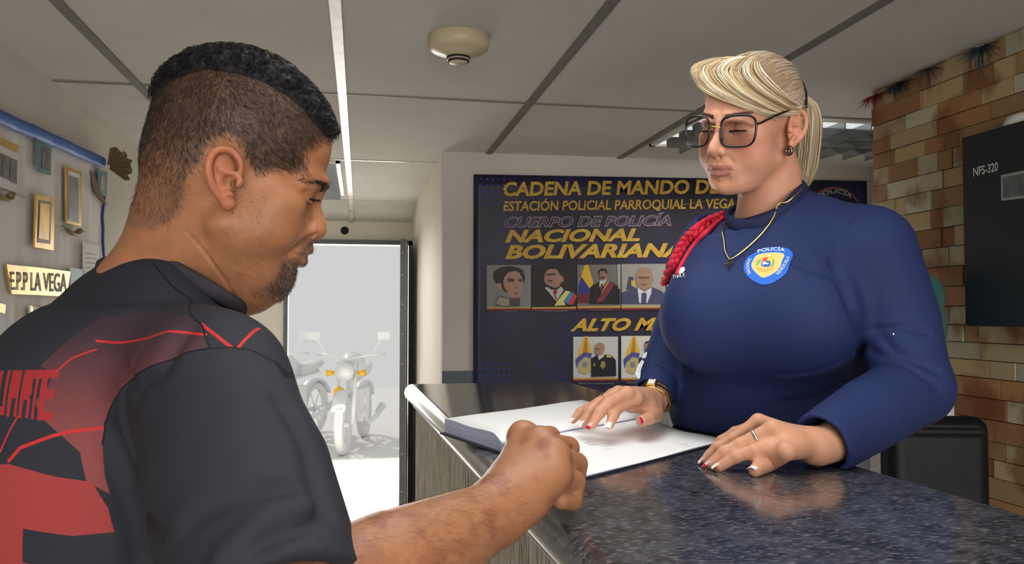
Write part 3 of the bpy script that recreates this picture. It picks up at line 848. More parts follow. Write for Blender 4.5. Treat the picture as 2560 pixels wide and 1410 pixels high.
# forearm hair
NA = af.grad(aV); paths = []
fd = (W_ - EL) / seglen(W_, EL)
for i in r_.choice(np.where((aV - W_) @ fd < .012)[0], 3600):
    p = aV[i]; n = NA[i]
    if n[2] < -.2 and r_.random() < .7: continue
    t = fd * .7 + np.array([.25, -.25, -.35]) + r_.normal(0, .3, 3); t -= n * (t @ n); t /= np.linalg.norm(t); L_ = r_.uniform(.005, .011)
    paths.append([p, p + t * L_ * .5 + n * .0012, p + t * L_ + n * .0016 + r_.normal(0, .001, 3)])
child(strands('arm_hair', paths, .000065, mat('arm_hair', lin(70, 44, 30), .5), None), man)
# ------------------------------------------------------------------ his clothes
sf = Field((-.85, .42, .84), (.16, 1.40, 1.56), .0036)
sf.ell(mt(-.02, -.03, -.20), (.168, .135, .19), 0)
sf.ell(mt(-.025, -.055, -.14), (.135, .10, .13), .06)                        # upper back
sf.ell(mt(0, .02, -.22), (.17, .125, .15), .05)                         # chest
sf.ell(mt(0, .055, -.42), (.18, .165, .18), .07)                        # belly
sf.ell(HIP + np.array([0, 0, .06]), (.17, .15, .17), .07)
sf.tube([NB + TF @ np.array([0, -.02, -.05]), NB + TF @ np.array([0, -.015, .0])], [.09, .068], .05)
for sd, sh in ((-1, SHR), (1, SHL)):
    sf.tube([mt(sd * .05, -.02, -.005), mt(sd * .10, -.02, -.03), sh + np.array([0, 0, .022])], [.050, .046, .046], .06)
sf.tube([at(285, 790, .98), at(345, 762, .96), at(420, 754, .925)], [.032, .033, .030], .05)
sf.tube([at(150, 890, .92), at(250, 822, .965)], [.040, .034], .06)
bodyF = sf.F.copy()
SE = SHR + (EL - SHR) * .93
sf.tube([SHR + np.array([0, 0, -.004]), SHR * .55 + EL * .45, SE, EL], [.072, .080, .072, .066], .06)
SLE = SHL + (ELL - SHL) * .8
sf.tube([SHL, SLE, ELL], [.075, .075, .066], .03)
ud = (EL - SHR) / seglen(EL, SHR)
def cap(p, n, r, f):        # ends a sleeve with an open mouth
    g = f.sub(p - .14, p + .14)
    sl, g3 = g
    d = sum((g3[i] - np.float32(p[i])) * np.float32(n[i]) for i in range(3))
    rad2 = sum((g3[i] - np.float32(p[i])) ** 2 for i in range(3)) - d * d
    blk = np.maximum(-d, np.sqrt(np.maximum(rad2, 0)) - .12)
    f.F[sl] = np.maximum(f.F[sl], -blk)
    f.tube([p - n * .02, p + n * .05], r, .004, cut=True)
cap(SE + ud * .012, ud, .058, sf); ul = (ELL - SHL) / seglen(ELL, SHL); cap(SLE, ul, .062, sf)
sf.plane_cut(HIP + np.array([0, 0, -.06]), (0, 0, -1))
# folds of the cloth
for P_, r0, k0 in (([(262, 1080), (290, 1180), (330, 1300), (350, 1400)], .004, .02), ([(300, 1100), (330, 1200), (400, 1330)], .0016, .014), ([(250, 860), (300, 900), (330, 960)], .002, .012),
                   ([(470, 820), (400, 930), (345, 970)], .0016, .02), ([(480, 1300), (600, 1240), (720, 1220)], .0012, .02), ([(700, 1000), (770, 1120), (800, 1260)], .0012, .02), ([(640, 1360), (740, 1320), (810, 1290)], .0014, .016)):
    cp = np.array([sf.cast(x_, y_) for x_, y_ in P_]); sf.tube(cp, r0, k0, cut=True)
for P_, r0, k0 in (([(560, 1390), (650, 1300), (760, 1260)], .002, .02),):
    cp = np.array([sf.cast(x_, y_) for x_, y_ in P_]); sf.tube(cp - .002, r0, k0)
# neck opening: a ring of ribbed cloth
ring = [(246, 668, .97), (300, 652, .945), (385, 650, .91), (470, 690, .893), (545, 735, .895), (597, 768, .92), (598, 792, .96), (550, 800, 1.02), (420, 740, 1.06), (300, 690, 1.02)]
RG = np.array([at(*q) for q in ring])
front_cut(sf); sV, sQ = sf.mesh()
BK = TF[:, 1] * -1                                            # out of the back
BU = np.array([TF[0, 0], TF[1, 0], 0]); BU = -BU / np.linalg.norm(BU); BVv = np.cross(BK, BU) if np.cross(BK, BU)[2] > 0 else np.cross(BU, BK)
PN = BK * .75 + -TF[:, 0] * .66; PN /= np.linalg.norm(PN)                # the print is laid out on the plane that faces the right shoulder blade
PU = np.cross([0, 0, 1.], PN); PU /= np.linalg.norm(PU); PV = np.cross(PN, PU)
def stamp(px, py):
    p = sf.cast(px, py); return np.array([(p - NB) @ PU, (p - NB) @ PV])
def poly(L_): return [stamp(*q) for q in L_]
panel = poly([(100, 915), (150, 868), (200, 830), (250, 793), (390, 775), (470, 790), (508, 818), (520, 868), (470, 880), (400, 908), (330, 948), (285, 1000), (262, 1060), (256, 1110), (262, 1190), (275, 1235), (215, 1200), (200, 1130), (150, 1085), (100, 1042), (88, 1005), (122, 962), (135, 930)])
dark1 = poly([(80, 1040), (95, 1030), (150, 1095), (200, 1135), (215, 1205), (150, 1190), (25, 1160), (22, 1150)])
num = poly([(-60, 1165), (22, 1160), (140, 1192), (230, 1205), (270, 1270), (286, 1330), (180, 1340), (58, 1322), (56, 1405), (120, 1425), (300, 1440), (300, 1600), (-60, 1600)])
lines = [(poly([(140, 930), (180, 895), (240, 874)]), .0010), (poly([(242, 852), (290, 857), (370, 845), (420, 828), (470, 832), (515, 837)]), .0012), (poly([(22, 1152), (50, 1120), (130, 1090), (180, 1078), (258, 1070)]), .0016),
         (poly([(505, 810), (540, 838), (578, 868)]), .0013), (poly([(596, 868), (622, 840), (644, 822)]), .0013), (poly([(0, 1130), (25, 1075), (45, 1040)]), .0008)]
letters = []
def glyph(L_): letters.append(poly(L_))
for x0, ch, wd in ((-48, 'D', 24), (-16, 'U', 26), (15, 'A', 25), (45, 'R', 24), (71, 'T', 18), (92, 'E', 38)):
    ch = 'U' if ch == 'D' else ch; y0, y1 = 926 - x0 * .02, 1052; dx = -.16
    X = lambda u, v: (x0 + u * wd + (v) * 110 * dx + 18, y0 + v * (y1 - y0 - (100 - x0) * .12))
    if ch == 'U': glyph([X(0, 0), X(.3, 0), X(.3, .8), X(.7, .8), X(.7, 0), X(1, 0), X(1, 1), X(0, 1)])
    if ch == 'A': glyph([X(0, 0), X(1, 0), X(1, 1), X(.7, 1), X(.7, .6), X(.3, .6), X(.3, 1), X(0, 1)])
    if ch == 'R': glyph([X(0, 0), X(1, 0), X(1, .5), X(.8, .56), X(1, .62), X(1, 1), X(.7, 1), X(.7, .62), X(.3, .62), X(.3, 1), X(0, 1)])
    if ch == 'T': glyph([X(-.1, 0), X(1.1, 0), X(1.1, .18), X(.68, .18), X(.68, 1), X(.32, 1), X(.32, .18), X(-.1, .18)])
    if ch == 'E': glyph([X(0, 0), X(1, 0), X(1, .17), X(.35, .17), X(.35, .4), X(.9, .4), X(.9, .57), X(.35, .57), X(.35, .83), X(1, .83), X(1, 1), X(0, 1)])
holes = []
isback = lambda P: ((P - SHR) @ PN > -.25)
d_body = Field.__new__(Field); d_body.ax, d_body.h, d_body.F = sf.ax, sf.h, bodyF
def uv(P): return np.stack([(P - NB) @ PU, (P - NB) @ PV], 1)
SEAM = [stamp(*q) for q in [(256, 1110), (262, 1060), (285, 1000), (330, 948), (400, 908), (470, 880), (520, 872), (575, 868), (630, 876), (690, 905), (730, 945)]]
SEAM2 = [stamp(*q) for q in [(385, 660), (430, 715), (475, 765), (506, 815), (524, 870)]]
def outline(P):
    q = uv(P); d = np.minimum.reduce([np.abs(psd(q, panel)), np.abs(psd(q, dark1)), np.abs(psd(q, num))] + [np.abs(psd(q, g)) for g in letters] + [np.abs(linedist(q, l_) - w_) for l_, w_ in lines] + [np.abs(linedist(q, SEAM) - .0008), np.abs(linedist(q, SEAM2) - .0008)])
    return np.where(isback(P), d, 1.)
T_ = triangulate(sQ)
sV, T_ = refine(sV, T_, outline, 3)
def jersey(P):
    q = uv(P); n1 = vnoise(P, 25, 9); v = q[:, 1]
    blk = np.array(lin(41, 43, 51)); c = np.tile(blk, (len(P), 1)) * (1 + .06 * n1[:, None]); fr = isback(P)
    top, bot = stamp(380, 780)[1], stamp(240, 1200)[1]
    g = sm(v, bot, top)[:, None]; gr = np.array(lin(132, 68, 68)) * (1 - g) + np.array(lin(54, 45, 54)) * g
    c = np.where((inpoly(q, panel) & fr)[:, None], gr, c)
    c = np.where((inpoly(q, dark1) & fr)[:, None], blk, c)
    c = np.where((inpoly(q, num) & fr)[:, None], lin(150, 58, 58), c)
    for g_ in letters: c = np.where((inpoly(q, g_) & fr)[:, None], lin(150, 44, 48), c)
    for l_, w_ in lines: c = np.where(((linedist(q, l_) < w_) & fr)[:, None], lin(184, 46, 48), c)
    for s__ in (SEAM, SEAM2): c = np.where(((linedist(q, s__) < .0008) & fr)[:, None], lin(22, 23, 28), c)
    return c
m_jer = mat('jersey_knit', rough=.75, spec=.25, attr='col', bump=(1400, .12))
shirt = child(mesh_obj('jersey', sV, T_, m_jer, None, True, jersey(sV)), man)
cr_ = catmull(RG, 8, True)
cm_ = MB(); V_ = []
cm_.tube(cr_, .0085, 10, True, flat=.45, up=(0, 0, 1))
child(cm_.build('collar', mat('collar_rib', lin(50, 47, 56), .8, bump=(800, .3)), None, True), man)
pf = Field((-.75, .45, .0), (.1, 1.3, 1.0), .009)
pf.ell(HIP, (.175, .155, .15), 0)
for sd in (1, -1): pf.tube([leg(sd, HIP[2]), leg(sd, .5, .02), leg(sd, .06)], [.11, .08, .062], .04)
pf.plane_cut((0, 0, .05), (0, 0, -1))
front_cut(pf); pV, pQ = pf.mesh(); child(mesh_obj('trousers', pV, pQ, mat('dark_trousers', lin(40, 42, 50), .85), None, True), man)
for sd in (1, -1):
    ff = Field(leg(sd, 0) - .2, leg(sd, .1) + .3, .006); ff.tube([leg(sd, .055, -.03), leg(sd, .05, .06), leg(sd, .035, .17)], [.046, .045, .034], 0); ff.plane_cut((0, 0, .0), (0, 0, -1))
    fV, fQ = ff.mesh(); child(mesh_obj('shoe', fV, fQ, mat('black_shoe', lin(28, 28, 30), .5), None, True), man)
# ------------------------------------------------------------------ the officer behind the counter
WH = np.array([0.6473, 1.274, 1.7545]); WA = radians(207.5); WR = frame(WA, radians(-12), radians(-9.4)); WS = .945
def ww(P): return WH + (np.asarray(P) * 1e-3 * WS) @ WR.T
def wl(P): return ((np.asarray(P) - WH) @ WR) / (1e-3 * WS)
wom = empty('person', (.85, 1.45, .20))
tag(wom, 'woman in a navy police shirt and black glasses, both hands on the counter', 'person')
WSK = np.array(lin(202, 148, 122))
wf = head_field(dict(fem=1, fat=.75, nose=.93, lip=.78, mouthy=-2.5, jaw=5, smile=.5, ear=(70, -8, 2), ear_s=.95, flare=.85, ear_tilt=16, ear_w=.9), lo=(-100, -112, -200))
for s_ in (1, -1): eye_slit(wf, s_, open_=2.6, z=6.5)
WNB = at(1925, 560, 1.42)
wf.tube([(0, -22, -14), wl(at(1925, 440, 1.40)), wl(at(1925, 500, 1.41)), wl(WNB)], [50, 54, 57, 66], 16)
V2, Q2 = wf.mesh()
def wom_tint(P):
    ax = np.abs(P[:, 0]); y = P[:, 1]; z = P[:, 2]; n1 = vnoise(P, .07, 21)
    c = WSK * (1 + .04 * n1[:, None])
    bl = np.exp(-(((ax - 44) / 22) ** 2 + ((z + 16) / 18) ** 2)) * sm(y, 30, 60)
    c = c + (np.array(lin(204, 116, 100)) - c) * (.55 * bl)[:, None]
    m = 5 * .7
    lu = (1 - sm(np.abs(z - m + 58 + .0035 * P[:, 0] ** 2), 4.2, 6)) * (1 - sm(ax, 23, 28)) * sm(y, 88, 94)
    ll = (1 - sm(np.abs(z - m + 67.5 - .006 * P[:, 0] ** 2), 5.5, 7.5)) * (1 - sm(ax, 20, 26)) * sm(y, 88, 94)
    c = c + (np.array(lin(160, 96, 94)) - c) * (.8 * np.maximum(lu, ll))[:, None]
    zb = 30.5 + .17 * (ax - 12) - .0042 * np.maximum(ax - 30, 0) ** 2
    br = (1 - sm(np.abs(z - zb), 3.2 - .03 * (ax - 12), 4.6 - .04 * (ax - 12))) * sm(ax, 10, 13) * (1 - sm(ax, 50, 55)) * sm(y, 50, 62)
    c = c + (np.array(lin(58, 32, 31)) - c) * (.97 * br)[:, None]
    ld = np.exp(-(((ax - 33) / 15) ** 2 + ((z - 19) / 5) ** 2)) * sm(y, 60, 75)
    c = c + (np.array(lin(150, 96, 84)) - c) * (.5 * ld)[:, None]
    tp = np.exp(-(((y - 8) / 30) ** 2 + ((z + 4) / 45) ** 2)) * sm(ax, 66, 74)
    c = c + (np.array(lin(214, 140, 112)) - c) * (.6 * tp)[:, None]
    return c

# --- hands
def finger(f, P, r, k=.004, tipk=.92):
    f.tube(P, [r * (1.12 if i == 0 else tipk if i == len(P) - 1 else 1.0) for i in range(len(P))], k)
    for i in range(1, len(P) - 1): f.ball(P[i], r * 1.07, .003)
NAILS = []
# left hand lies on the stone, fingers spread towards the page
WLw = at(2045, 1118, 1.125)
zt = ZT
ltips = [on_z(1800, 1166, zt + .0075), on_z(1778, 1160, zt + .0075), on_z(1764, 1150, zt + .007), on_z(1775, 1132, zt + .0065)]
lpip = [reach(1886, 1126, ltips[0], .043), reach(1850, 1112, ltips[1], .046), reach(1832, 1098, ltips[2], .044), reach(1838, 1080, ltips[3], .036)]
lmcp = [reach(1955, 1098, lpip[0], .042), reach(1932, 1070, lpip[1], .046), reach(1896, 1053, lpip[2], .042), reach(1890, 1062, lpip[3], .034)]
def handfield(W_, mcp_, pip_, tips_, th_, r, elbow, cuff, h=.0016):
    allp = [W_, cuff] + list(mcp_) + list(pip_) + list(tips_) + list(th_)
    f = Field(np.min(allp, 0) - .04, np.max(allp, 0) + .04, h)
    f.tube([elbow, cuff, W_], [.030, .0285, .0255], 0)
    for i in range(4):
        f.tube([W_ * .82 + mcp_[i] * .18, W_ * .45 + mcp_[i] * .55, mcp_[i]], [.017, .0145, r[i] * 1.22], .014)
    f.ell((W_ + mcp_[0] + mcp_[3]) / 3 + np.array([0, 0, -.008]), (.026, .028, .016), .016)
    for i in range(4):
        dip = pip_[i] * .47 + tips_[i] * .53 + np.array([0, 0, .0035])
        finger(f, [mcp_[i], pip_[i], dip, tips_[i]], r[i], .005, .80)
        NAILS.append((dip, tips_[i], r[i]))
    f.tube(th_, [.0135, .0132, .0108, .0088], .016)
    wb_ = (np.array(th_[1]) + mcp_[0]) / 2; f.ball(wb_ * .75 + W_ * .25, .012, .014); f.ball(wb_ * .9 + W_ * .1, .008, .012)
    NAILS.append((np.array(th_[-2]), np.array(th_[-1]), .0098))
    for i in range(3):
        a_ = mcp_[i] * .42 + pip_[i] * .58; b2 = mcp_[i + 1] * .42 + pip_[i + 1] * .58
    return f
ELw = at(2285, 965, 1.26)
lth = [at(2000, 1120, 1.10), at(1965, 1128, 1.075), on_z(1925, 1158, zt + .011), on_z(1888, 1176, zt + .008)]
lf = handfield(WLw, lmcp, lpip, ltips, lth, [.0088, .0092, .0086, .0076], ELw, at(2090, 1100, 1.14))
# right hand rests on the open page
zp = ZT + .030
WRw = at(1632, 1004, 1.47)
rtips = [on_z(1524, 1062, zp + .007), on_z(1480, 1062, zp + .007), on_z(1458, 1057, zp + .007), on_z(1433, 1050, zp + .006)]
rpip = [reach(1545, 1020, rtips[0], .043), reach(1520, 1008, rtips[1], .046), reach(1497, 1007, rtips[2], .044), reach(1470, 1020, rtips[3], .036)]
rmcp = [reach(1590, 996, rpip[0], .044), reach(1568, 983, rpip[1], .046), reach(1545, 981, rpip[2], .042), reach(1530, 986, rpip[3], .036)]
rth = [at(1634, 1018, 1.44), at(1640, 1036, 1.41), reach(1622, 1046, on_z(1604, 1052, zp + .009), .024), on_z(1604, 1052, zp + .009)]
ERw = at(1700, 830, 1.62)
rf = handfield(WRw, rmcp, rpip, rtips, rth, [.0088, .0092, .0086, .0076], ERw, at(1648, 968, 1.50))
hands = []
def hand_tint(P, mp):
    n1 = vnoise(P, 70, 31); c = np.array(lin(202, 150, 122)) * (1 + .05 * n1[:, None])
    kn = np.clip(sum(np.exp(-((P - q) ** 2).sum(1) / .0075 ** 2) for q in mp), 0, 1)
    return c + (np.array(lin(196, 126, 104)) - c) * (.55 * kn)[:, None]
lV, lQ = lf.mesh(); rV, rQ = rf.mesh()
# --- rest of her body, hidden by clothes
SLw = at(2172, 628, 1.33); SRw = at(1782, 675, 1.50)
WF = frame(radians(226), radians(-20), 0)
CH = at(1925, 740, 1.42); BL = at(1912, 1000, 1.50); HP = np.array([.86, 1.50, .98])
fw2 = frame(radians(220), 0, 0)
def wleg(sd, z, y=0): return np.array([HP[0], HP[1], 0]) + fw2 @ np.array([sd * .085, y, 0]) + np.array([0, 0, z])
b2f = Field((.4, .85, .19), (1.25, 1.85, 1.72), .009)
b2f.ell(CH, (.12, .09, .13), .03, R=WF).ell(BL, (.13, .10, .14), .05, R=WF).ell(HP, (.14, .11, .12), .05)
b2f.tube([CH, WNB], [.07, .05], .03)
for S__, E__, C__ in ((SLw, ELw, at(2120, 1080, 1.16)), (SRw, ERw, at(1660, 940, 1.52))):
    b2f.tube([CH * .7 + S__ * .3, S__, E__], [.05, .046, .030], .03); b2f.tube([E__, C__], [.030, .026], .02)
for sd in (1, -1):
    b2f.tube([wleg(sd, HP[2]), wleg(sd, .62, .0), wleg(sd, .28)], [.085, .055, .04], .03); b2f.tube([wleg(sd, .26), wleg(sd, .235, .14)], [.04, .03], .02)
def edge_cut(f):        # the body stops at the counter's edge
    X, Y, Z = np.meshgrid(*f.ax, indexing='ij', sparse=True)
    f.F = np.maximum(f.F, -np.maximum(np.maximum(X - .684, Z - (ZT + .002)), .35 - Y))
edge_cut(b2f); b2V, b2Q = b2f.mesh()
Vw, Tw = join([(ww(V2), Q2), (lV, lQ), (rV, rQ), (b2V, b2Q)])
child(mesh_obj('body', Vw, Tw, m_skin, None, True, np.concatenate([wom_tint(V2), hand_tint(lV, lpip), hand_tint(rV, rpip), np.tile(WSK, (len(b2V), 1))])), wom)
# finger nails with white and red tips
m_nail = mat('white_nail', lin(238, 226, 224), .12, coat=.5); m_nail2 = mat('pink_nail', lin(226, 182, 178), .15, coat=.5); m_red = mat('red_nail', lin(196, 24, 52), .15, coat=.5)
for i, (dip, tip, r) in enumerate(NAILS):
    t = tip - dip; t /= np.linalg.norm(t)
    nrm = np.array([0, 0, 1.]) if i != 9 else -ray(1604, 1052)
    nrm = nrm - t * (nrm @ t); nrm /= np.linalg.norm(nrm); sd = np.cross(t, nrm)
    base = tip - t * r * .50 + nrm * r * .50; V_ = []; Fc = []; nu, nv = 7, 6
    for a in range(nv + 1):
        for b_ in range(nu + 1):
            u = (b_ / nu - .5) * 2; v = a / nv
            wdt = r * .68 * (1 - .12 * (v - .4) ** 2) * (sm(np.array([v]), -.25, .2)[0])
            V_.append(base + t * (v * r * 1.75) + sd * u * wdt + nrm * (r * .30 * (1 - u * u) * 1.0 - r * .12 * v * v))
    for a in range(nv):
        for b_ in range(nu): p = a * (nu + 1) + b_; Fc.append((p, p + 1, p + nu + 2, p + nu + 1))
    o = child(mesh_obj('fingernail', V_, Fc, m_nail2 if i in (1, 6, 2, 9) else m_nail, None, True), wom)
    sd_ = o.modifiers.new('thick', 'SOLIDIFY'); sd_.thickness = .0006
    o.data.materials.append(m_red if i in (1, 6, 9) else m_nail)
    for p in o.data.polygons:
        if p.index // nu >= nv - 2: p.material_index = 1
# lashes and eyes
for s_ in (1, -1):
    c = ww((s_ * 32, 73.5, 12)); Re = frame(WA, radians(-48), 0)
    e = MB(); e.lathe([(.0112 * sin(t), .0112 * cos(t)) for t in np.linspace(0, pi, 15)], c, Re[:, [0, 2, 1]] @ np.diag([1, -1, 1]), 20)
    o = child(e.build('eye', mat('eye_white', lin(190, 178, 168), .15), None, True), wom); o.data.materials.append(MATS['dark_iris'])
    for p in o.data.polygons:
        if (Vector(p.center) - Vector(c)).normalized().dot(Vector(Re[:, 1])) > .86: p.material_index = 1
    P = wf.snap([(s_ * x, 96 - .02 * (x - 28) ** 2, 8.8 - .010 * (x - 31) ** 2 + .06 * (x - 31)) for x in range(16, 51, 2)])
    G = wf.grad(P); pts = ww(P + G * .8)
    ls = MB().tube(pts, [.0005 + .0010 * sin(pi * i / (len(pts) - 1)) for i in range(len(pts))], 6)
    for i in range(1, len(P), 1):
        ls.tube(ww([P[i] + G[i] * .5, P[i] + G[i] * 2.5 + [0, 1, -2.2], P[i] + G[i] * 3.5 + [s_ * .03 * (abs(P[i, 0]) - 25) * 2, 1.5, -2.2]]), [.0005, .0004, .0001], 4)
    child(ls.build('eyelash', MATS['black_hair'], None, True), wom)
# ------------------------------------------------------------------ her clothes
tf = Field((.34, .80, .93), (1.28, 1.90, 1.74), .0040)
TR = frame(radians(226), radians(-18), 0)
tf.ell(CH + WF @ np.array([0, -.015, 0]), (.175, .115, .165), 0, R=TR)
tf.ell(at(1925, 640, 1.42), (.165, .10, .10), .05, R=TR)
tf.ell(BL, (.185, .135, .165), .07, R=frame(radians(222), radians(-8), 0))
tf.ell(HP + np.array([-.01, 0, .05]), (.175, .15, .16), .06)
tf.ell(at(1775, 800, 1.375), (.085, .078, .085), .075, R=TR)
tf.ell(at(2000, 800, 1.315), (.090, .080, .085), .075, R=TR)
tf.tube([CH * .4 + WNB * .6, WNB + np.array([0, 0, -.005])], [.10, .062], .05)
for S__ in (SLw, SRw): tf.tube([WNB + (S__ - WNB) * .22 + np.array([0, 0, -.012]), WNB + (S__ - WNB) * .6 + np.array([0, 0, .010]), S__ + np.array([0, 0, .006])], [.044, .044, .056], .045)
CLw = at(2052, 1112, 1.128); CRw = at(1634, 985, 1.485)
MLw = at(2235, 800, 1.315)
tf.tube([SLw, MLw, ELw], [.073, .068, .054], .020)
tf.tube([ELw + np.array([0, 0, -.004]), ELw * .5 + CLw * .5, CLw], [.056, .053, .0445], .016)
tf.tube([SRw, SRw * .5 + ERw * .5, ERw], [.064, .058, .05], .02)
tf.tube([ERw, ERw * .45 + CRw * .55, CRw], [.05, .046, .036], .016)
def cuff(f, C_, E_, r):
    n = (C_ - E_) / seglen(C_, E_)
    sl, g3 = f.sub(C_ - .07, C_ + .07)
    d = sum((g3[i] - np.float32(C_[i])) * np.float32(n[i]) for i in range(3))
    rad2 = sum((g3[i] - np.float32(C_[i])) ** 2 for i in range(3)) - d * d
    f.F[sl] = np.maximum(f.F[sl], -np.maximum(-d, np.sqrt(np.maximum(rad2, 0)) - .06))
    f.tube([C_ - n * .014, C_ + n * .03], r, .003, cut=True)
cuff(tf, CLw, ELw, .0375); cuff(tf, CRw, ERw, .031)
tf.plane_cut((0, 0, 1.226), (0, 0, -1))
# creases: armpit, inside of the elbow, under the bust, waist
def crease(f, L_, r, k):
    f.tube([f.cast(*q) for q in L_], r, k, cut=True)
crease(tf, [(2172, 508), (2130, 545), (2098, 590), (2084, 650), (2092, 700), (2118, 760)], .0009, .006)
crease(tf, [(2195, 830), (2235, 880), (2290, 905), (2345, 930)], .0022, .012)
crease(tf, [(2180, 880), (2240, 905), (2300, 935), (2345, 965)], .0028, .012)
crease(tf, [(2150, 850), (2190, 825), (2260, 815), (2320, 835)], .002, .012)
crease(tf, [(2085, 660), (2112, 720), (2130, 780), (2148, 850), (2160, 930)], .003, .018)
crease(tf, [(1980, 650), (2030, 672), (2080, 690)], .0025, .014)
crease(tf, [(2110, 900), (2040, 930), (1950, 938)], .0006, .014)
crease(tf, [(2110, 960), (2030, 1000), (1950, 1010)], .0008, .014)
crease(tf, [(1640, 900), (1680, 930), (1700, 950)], .002, .014)
cfront = [(1826, 556), (1862, 564), (1905, 560), (1950, 534), (1990, 494), (2012, 470)]
cfr = np.array([tf.cast(*q) for q in cfront])
cback = np.array([at(1996, 458, 1.46), at(1930, 474, 1.52), at(1858, 512, 1.51), at(1822, 540, 1.46)])
CPT = np.concatenate([cfr, cback]); CC = CPT.mean(0)
u_, s_v, vt = np.linalg.svd(CPT - CC); CN = vt[2] * (1 if vt[2][2] > 0 else -1)
sl, g3 = tf.sub(CC - .14, CC + .16)
d_ = sum((g3[i] - np.float32(CC[i])) * np.float32(CN[i]) for i in range(3))
rr_ = np.sqrt(np.maximum(sum((g3[i] - np.float32(CC[i])) ** 2 for i in range(3)) - d_ * d_, 0))
tf.F[sl] = np.maximum(tf.F[sl], -np.maximum(-d_, rr_ - .115))
edge_cut(tf)
gV, gQ = tf.mesh()
m_navy = mat('navy_cotton', lin(32, 46, 90), .72, spec=.3, bump=(1300, .15), noise=(5, .08))
wshirt = child(mesh_obj('police_shirt', gV, gQ, m_navy, None, True), wom)
def skin_on(f, px, py, off=0.0):
    p = f.cast(px, py); return p + f.grad(p[None])[0] * off
# collar rib round the neck
cc = catmull(CPT, 8, True)
child(MB().tube(cc, .011, 10, True, flat=.4, up=(0, 0, 1)).build('collar', mat('navy_rib', lin(26, 34, 70), .8, bump=(900, .3)), None, True), wom)
# trousers
qf = Field((.55, .95, .2), (1.2, 1.85, 1.32), .009)
qf.ell(HP + np.array([0, 0, .03]), (.17, .14, .13), 0)
qf.ell(BL + np.array([0, 0, -.10]), (.178, .130, .14), .06, R=frame(radians(222), radians(-8), 0))
qf.plane_cut((0, 0, 1.25), (0, 0, 1))
for sd in (1, -1): qf.tube([wleg(sd, HP[2]), wleg(sd, .62), wleg(sd, .27)], [.105, .08, .06], .04)
qf.plane_cut((0, 0, .255), (0, 0, -1))
edge_cut(qf); qV, qQ = qf.mesh(); child(mesh_obj('trousers', qV, qQ, mat('blue_trousers', lin(84, 86, 98), .85, bump=(700, .2)), None, True), wom)
for sd in (1, -1):
    ff = Field(wleg(sd, .2) - .2, wleg(sd, .3) + .3, .006); ff.tube([wleg(sd, .25, -.03), wleg(sd, .245, .05), wleg(sd, .232, .15)], [.042, .041, .031], 0); ff.plane_cut((0, 0, .2), (0, 0, -1))
    fV, fQ = ff.mesh(); child(mesh_obj('shoe', fV, fQ, MATS['black_shoe'], None, True), wom)
# ------------------------------------------------------------------ her hair
m_blond = mat('blond_hair', rough=.38, spec=.5, attr='col')
GW = wf.grad(V2); r_ = np.random.default_rng(17)
WHL = [(0, 79, 84), (14, 78, 84), (28, 73, 80), (42, 64, 72), (54, 52, 58), (61, 40, 44), (66, 26, 34), (70, 10, 42), (72, -10, 42), (71, -26, 22), (64, -44, -18), (46, -66, -44), (22, -82, -56), (0, -87, -60)]
WHLf = catmull(WHL, 6); TIE = np.array([10., -100, 66])
def hairline_in(P):
    """how far inside the hair line a scalp point lies (mm, side view)"""
    return -psd(np.stack([P[:, 1], P[:, 2]], 1), [(q[1], q[2]) for q in WHLf] + [(-130, -60), (-130, 150), (79, 150)])
hin = hairline_in(V2); earm = (np.abs(V2[:, 0]) > 72.5) & (np.abs(V2[:, 1] + 8) < 32) & (V2[:, 2] < 42)
hm = sm(hin, 0, 12) * ~earm
dT = np.linalg.norm(V2 - TIE, axis=1)
keep = hm > .02; fm = keep[Q2].all(1); used = np.unique(Q2[fm]); re = np.full(len(V2), -1); re[used] = np.arange(len(used))
thick = hm[used] * (3.5 + 3.0 * sm(V2[used, 2], 60, 110)) 
capC = np.array(lin(150, 128, 102)) * (1 + .15 * vnoise(V2[used] * [1, .25, 1], .35, 5)[:, None])
hair = child(mesh_obj('hair', ww(V2[used] + GW[used] * thick[:, None]), re[Q2[fm]], m_blond, None, True, capC), wom)
PALB = [lin(236, 222, 190), lin(222, 200, 158), lin(206, 182, 138), lin(176, 148, 108), lin(244, 236, 218)]
PALT = [lin(200, 184, 168), lin(212, 194, 166), lin(172, 150, 126), lin(222, 208, 184), lin(150, 130, 110)]
paths = []; pal = []; ctr_ = np.array([0, -6, 40.])
def sph(p, q, t):
    a = p - ctr_; b2 = q - ctr_; la, lb = np.linalg.norm(a), np.linalg.norm(b2); a /= la; b2 /= lb
    o = np.arccos(np.clip(a @ b2, -1, 1)); return ctr_ + (a * sin((1 - t) * o) + b2 * sin(t * o)) / max(sin(o), 1e-4) * (la * (1 - t) + lb * t)
roots = []
for i in range(2700):
    f_ = r_.random() * (len(WHLf) - 1); i0 = int(f_); p = WHLf[i0] * (1 - f_ + i0) + WHLf[min(i0 + 1, len(WHLf) - 1)] * (f_ - i0)
    roots.append(p * [r_.choice([-1, 1]), 1, 1])
roots = wf.snap(np.array(roots)); tt = np.linspace(0, 1, 15)
allp = np.concatenate([[sph(p, TIE, t) for t in tt] for p in roots]); allp = wf.snap(allp, it=10)
gp = wf.grad(allp); allp = allp.reshape(-1, 15, 3); gp = gp.reshape(-1, 15, 3)
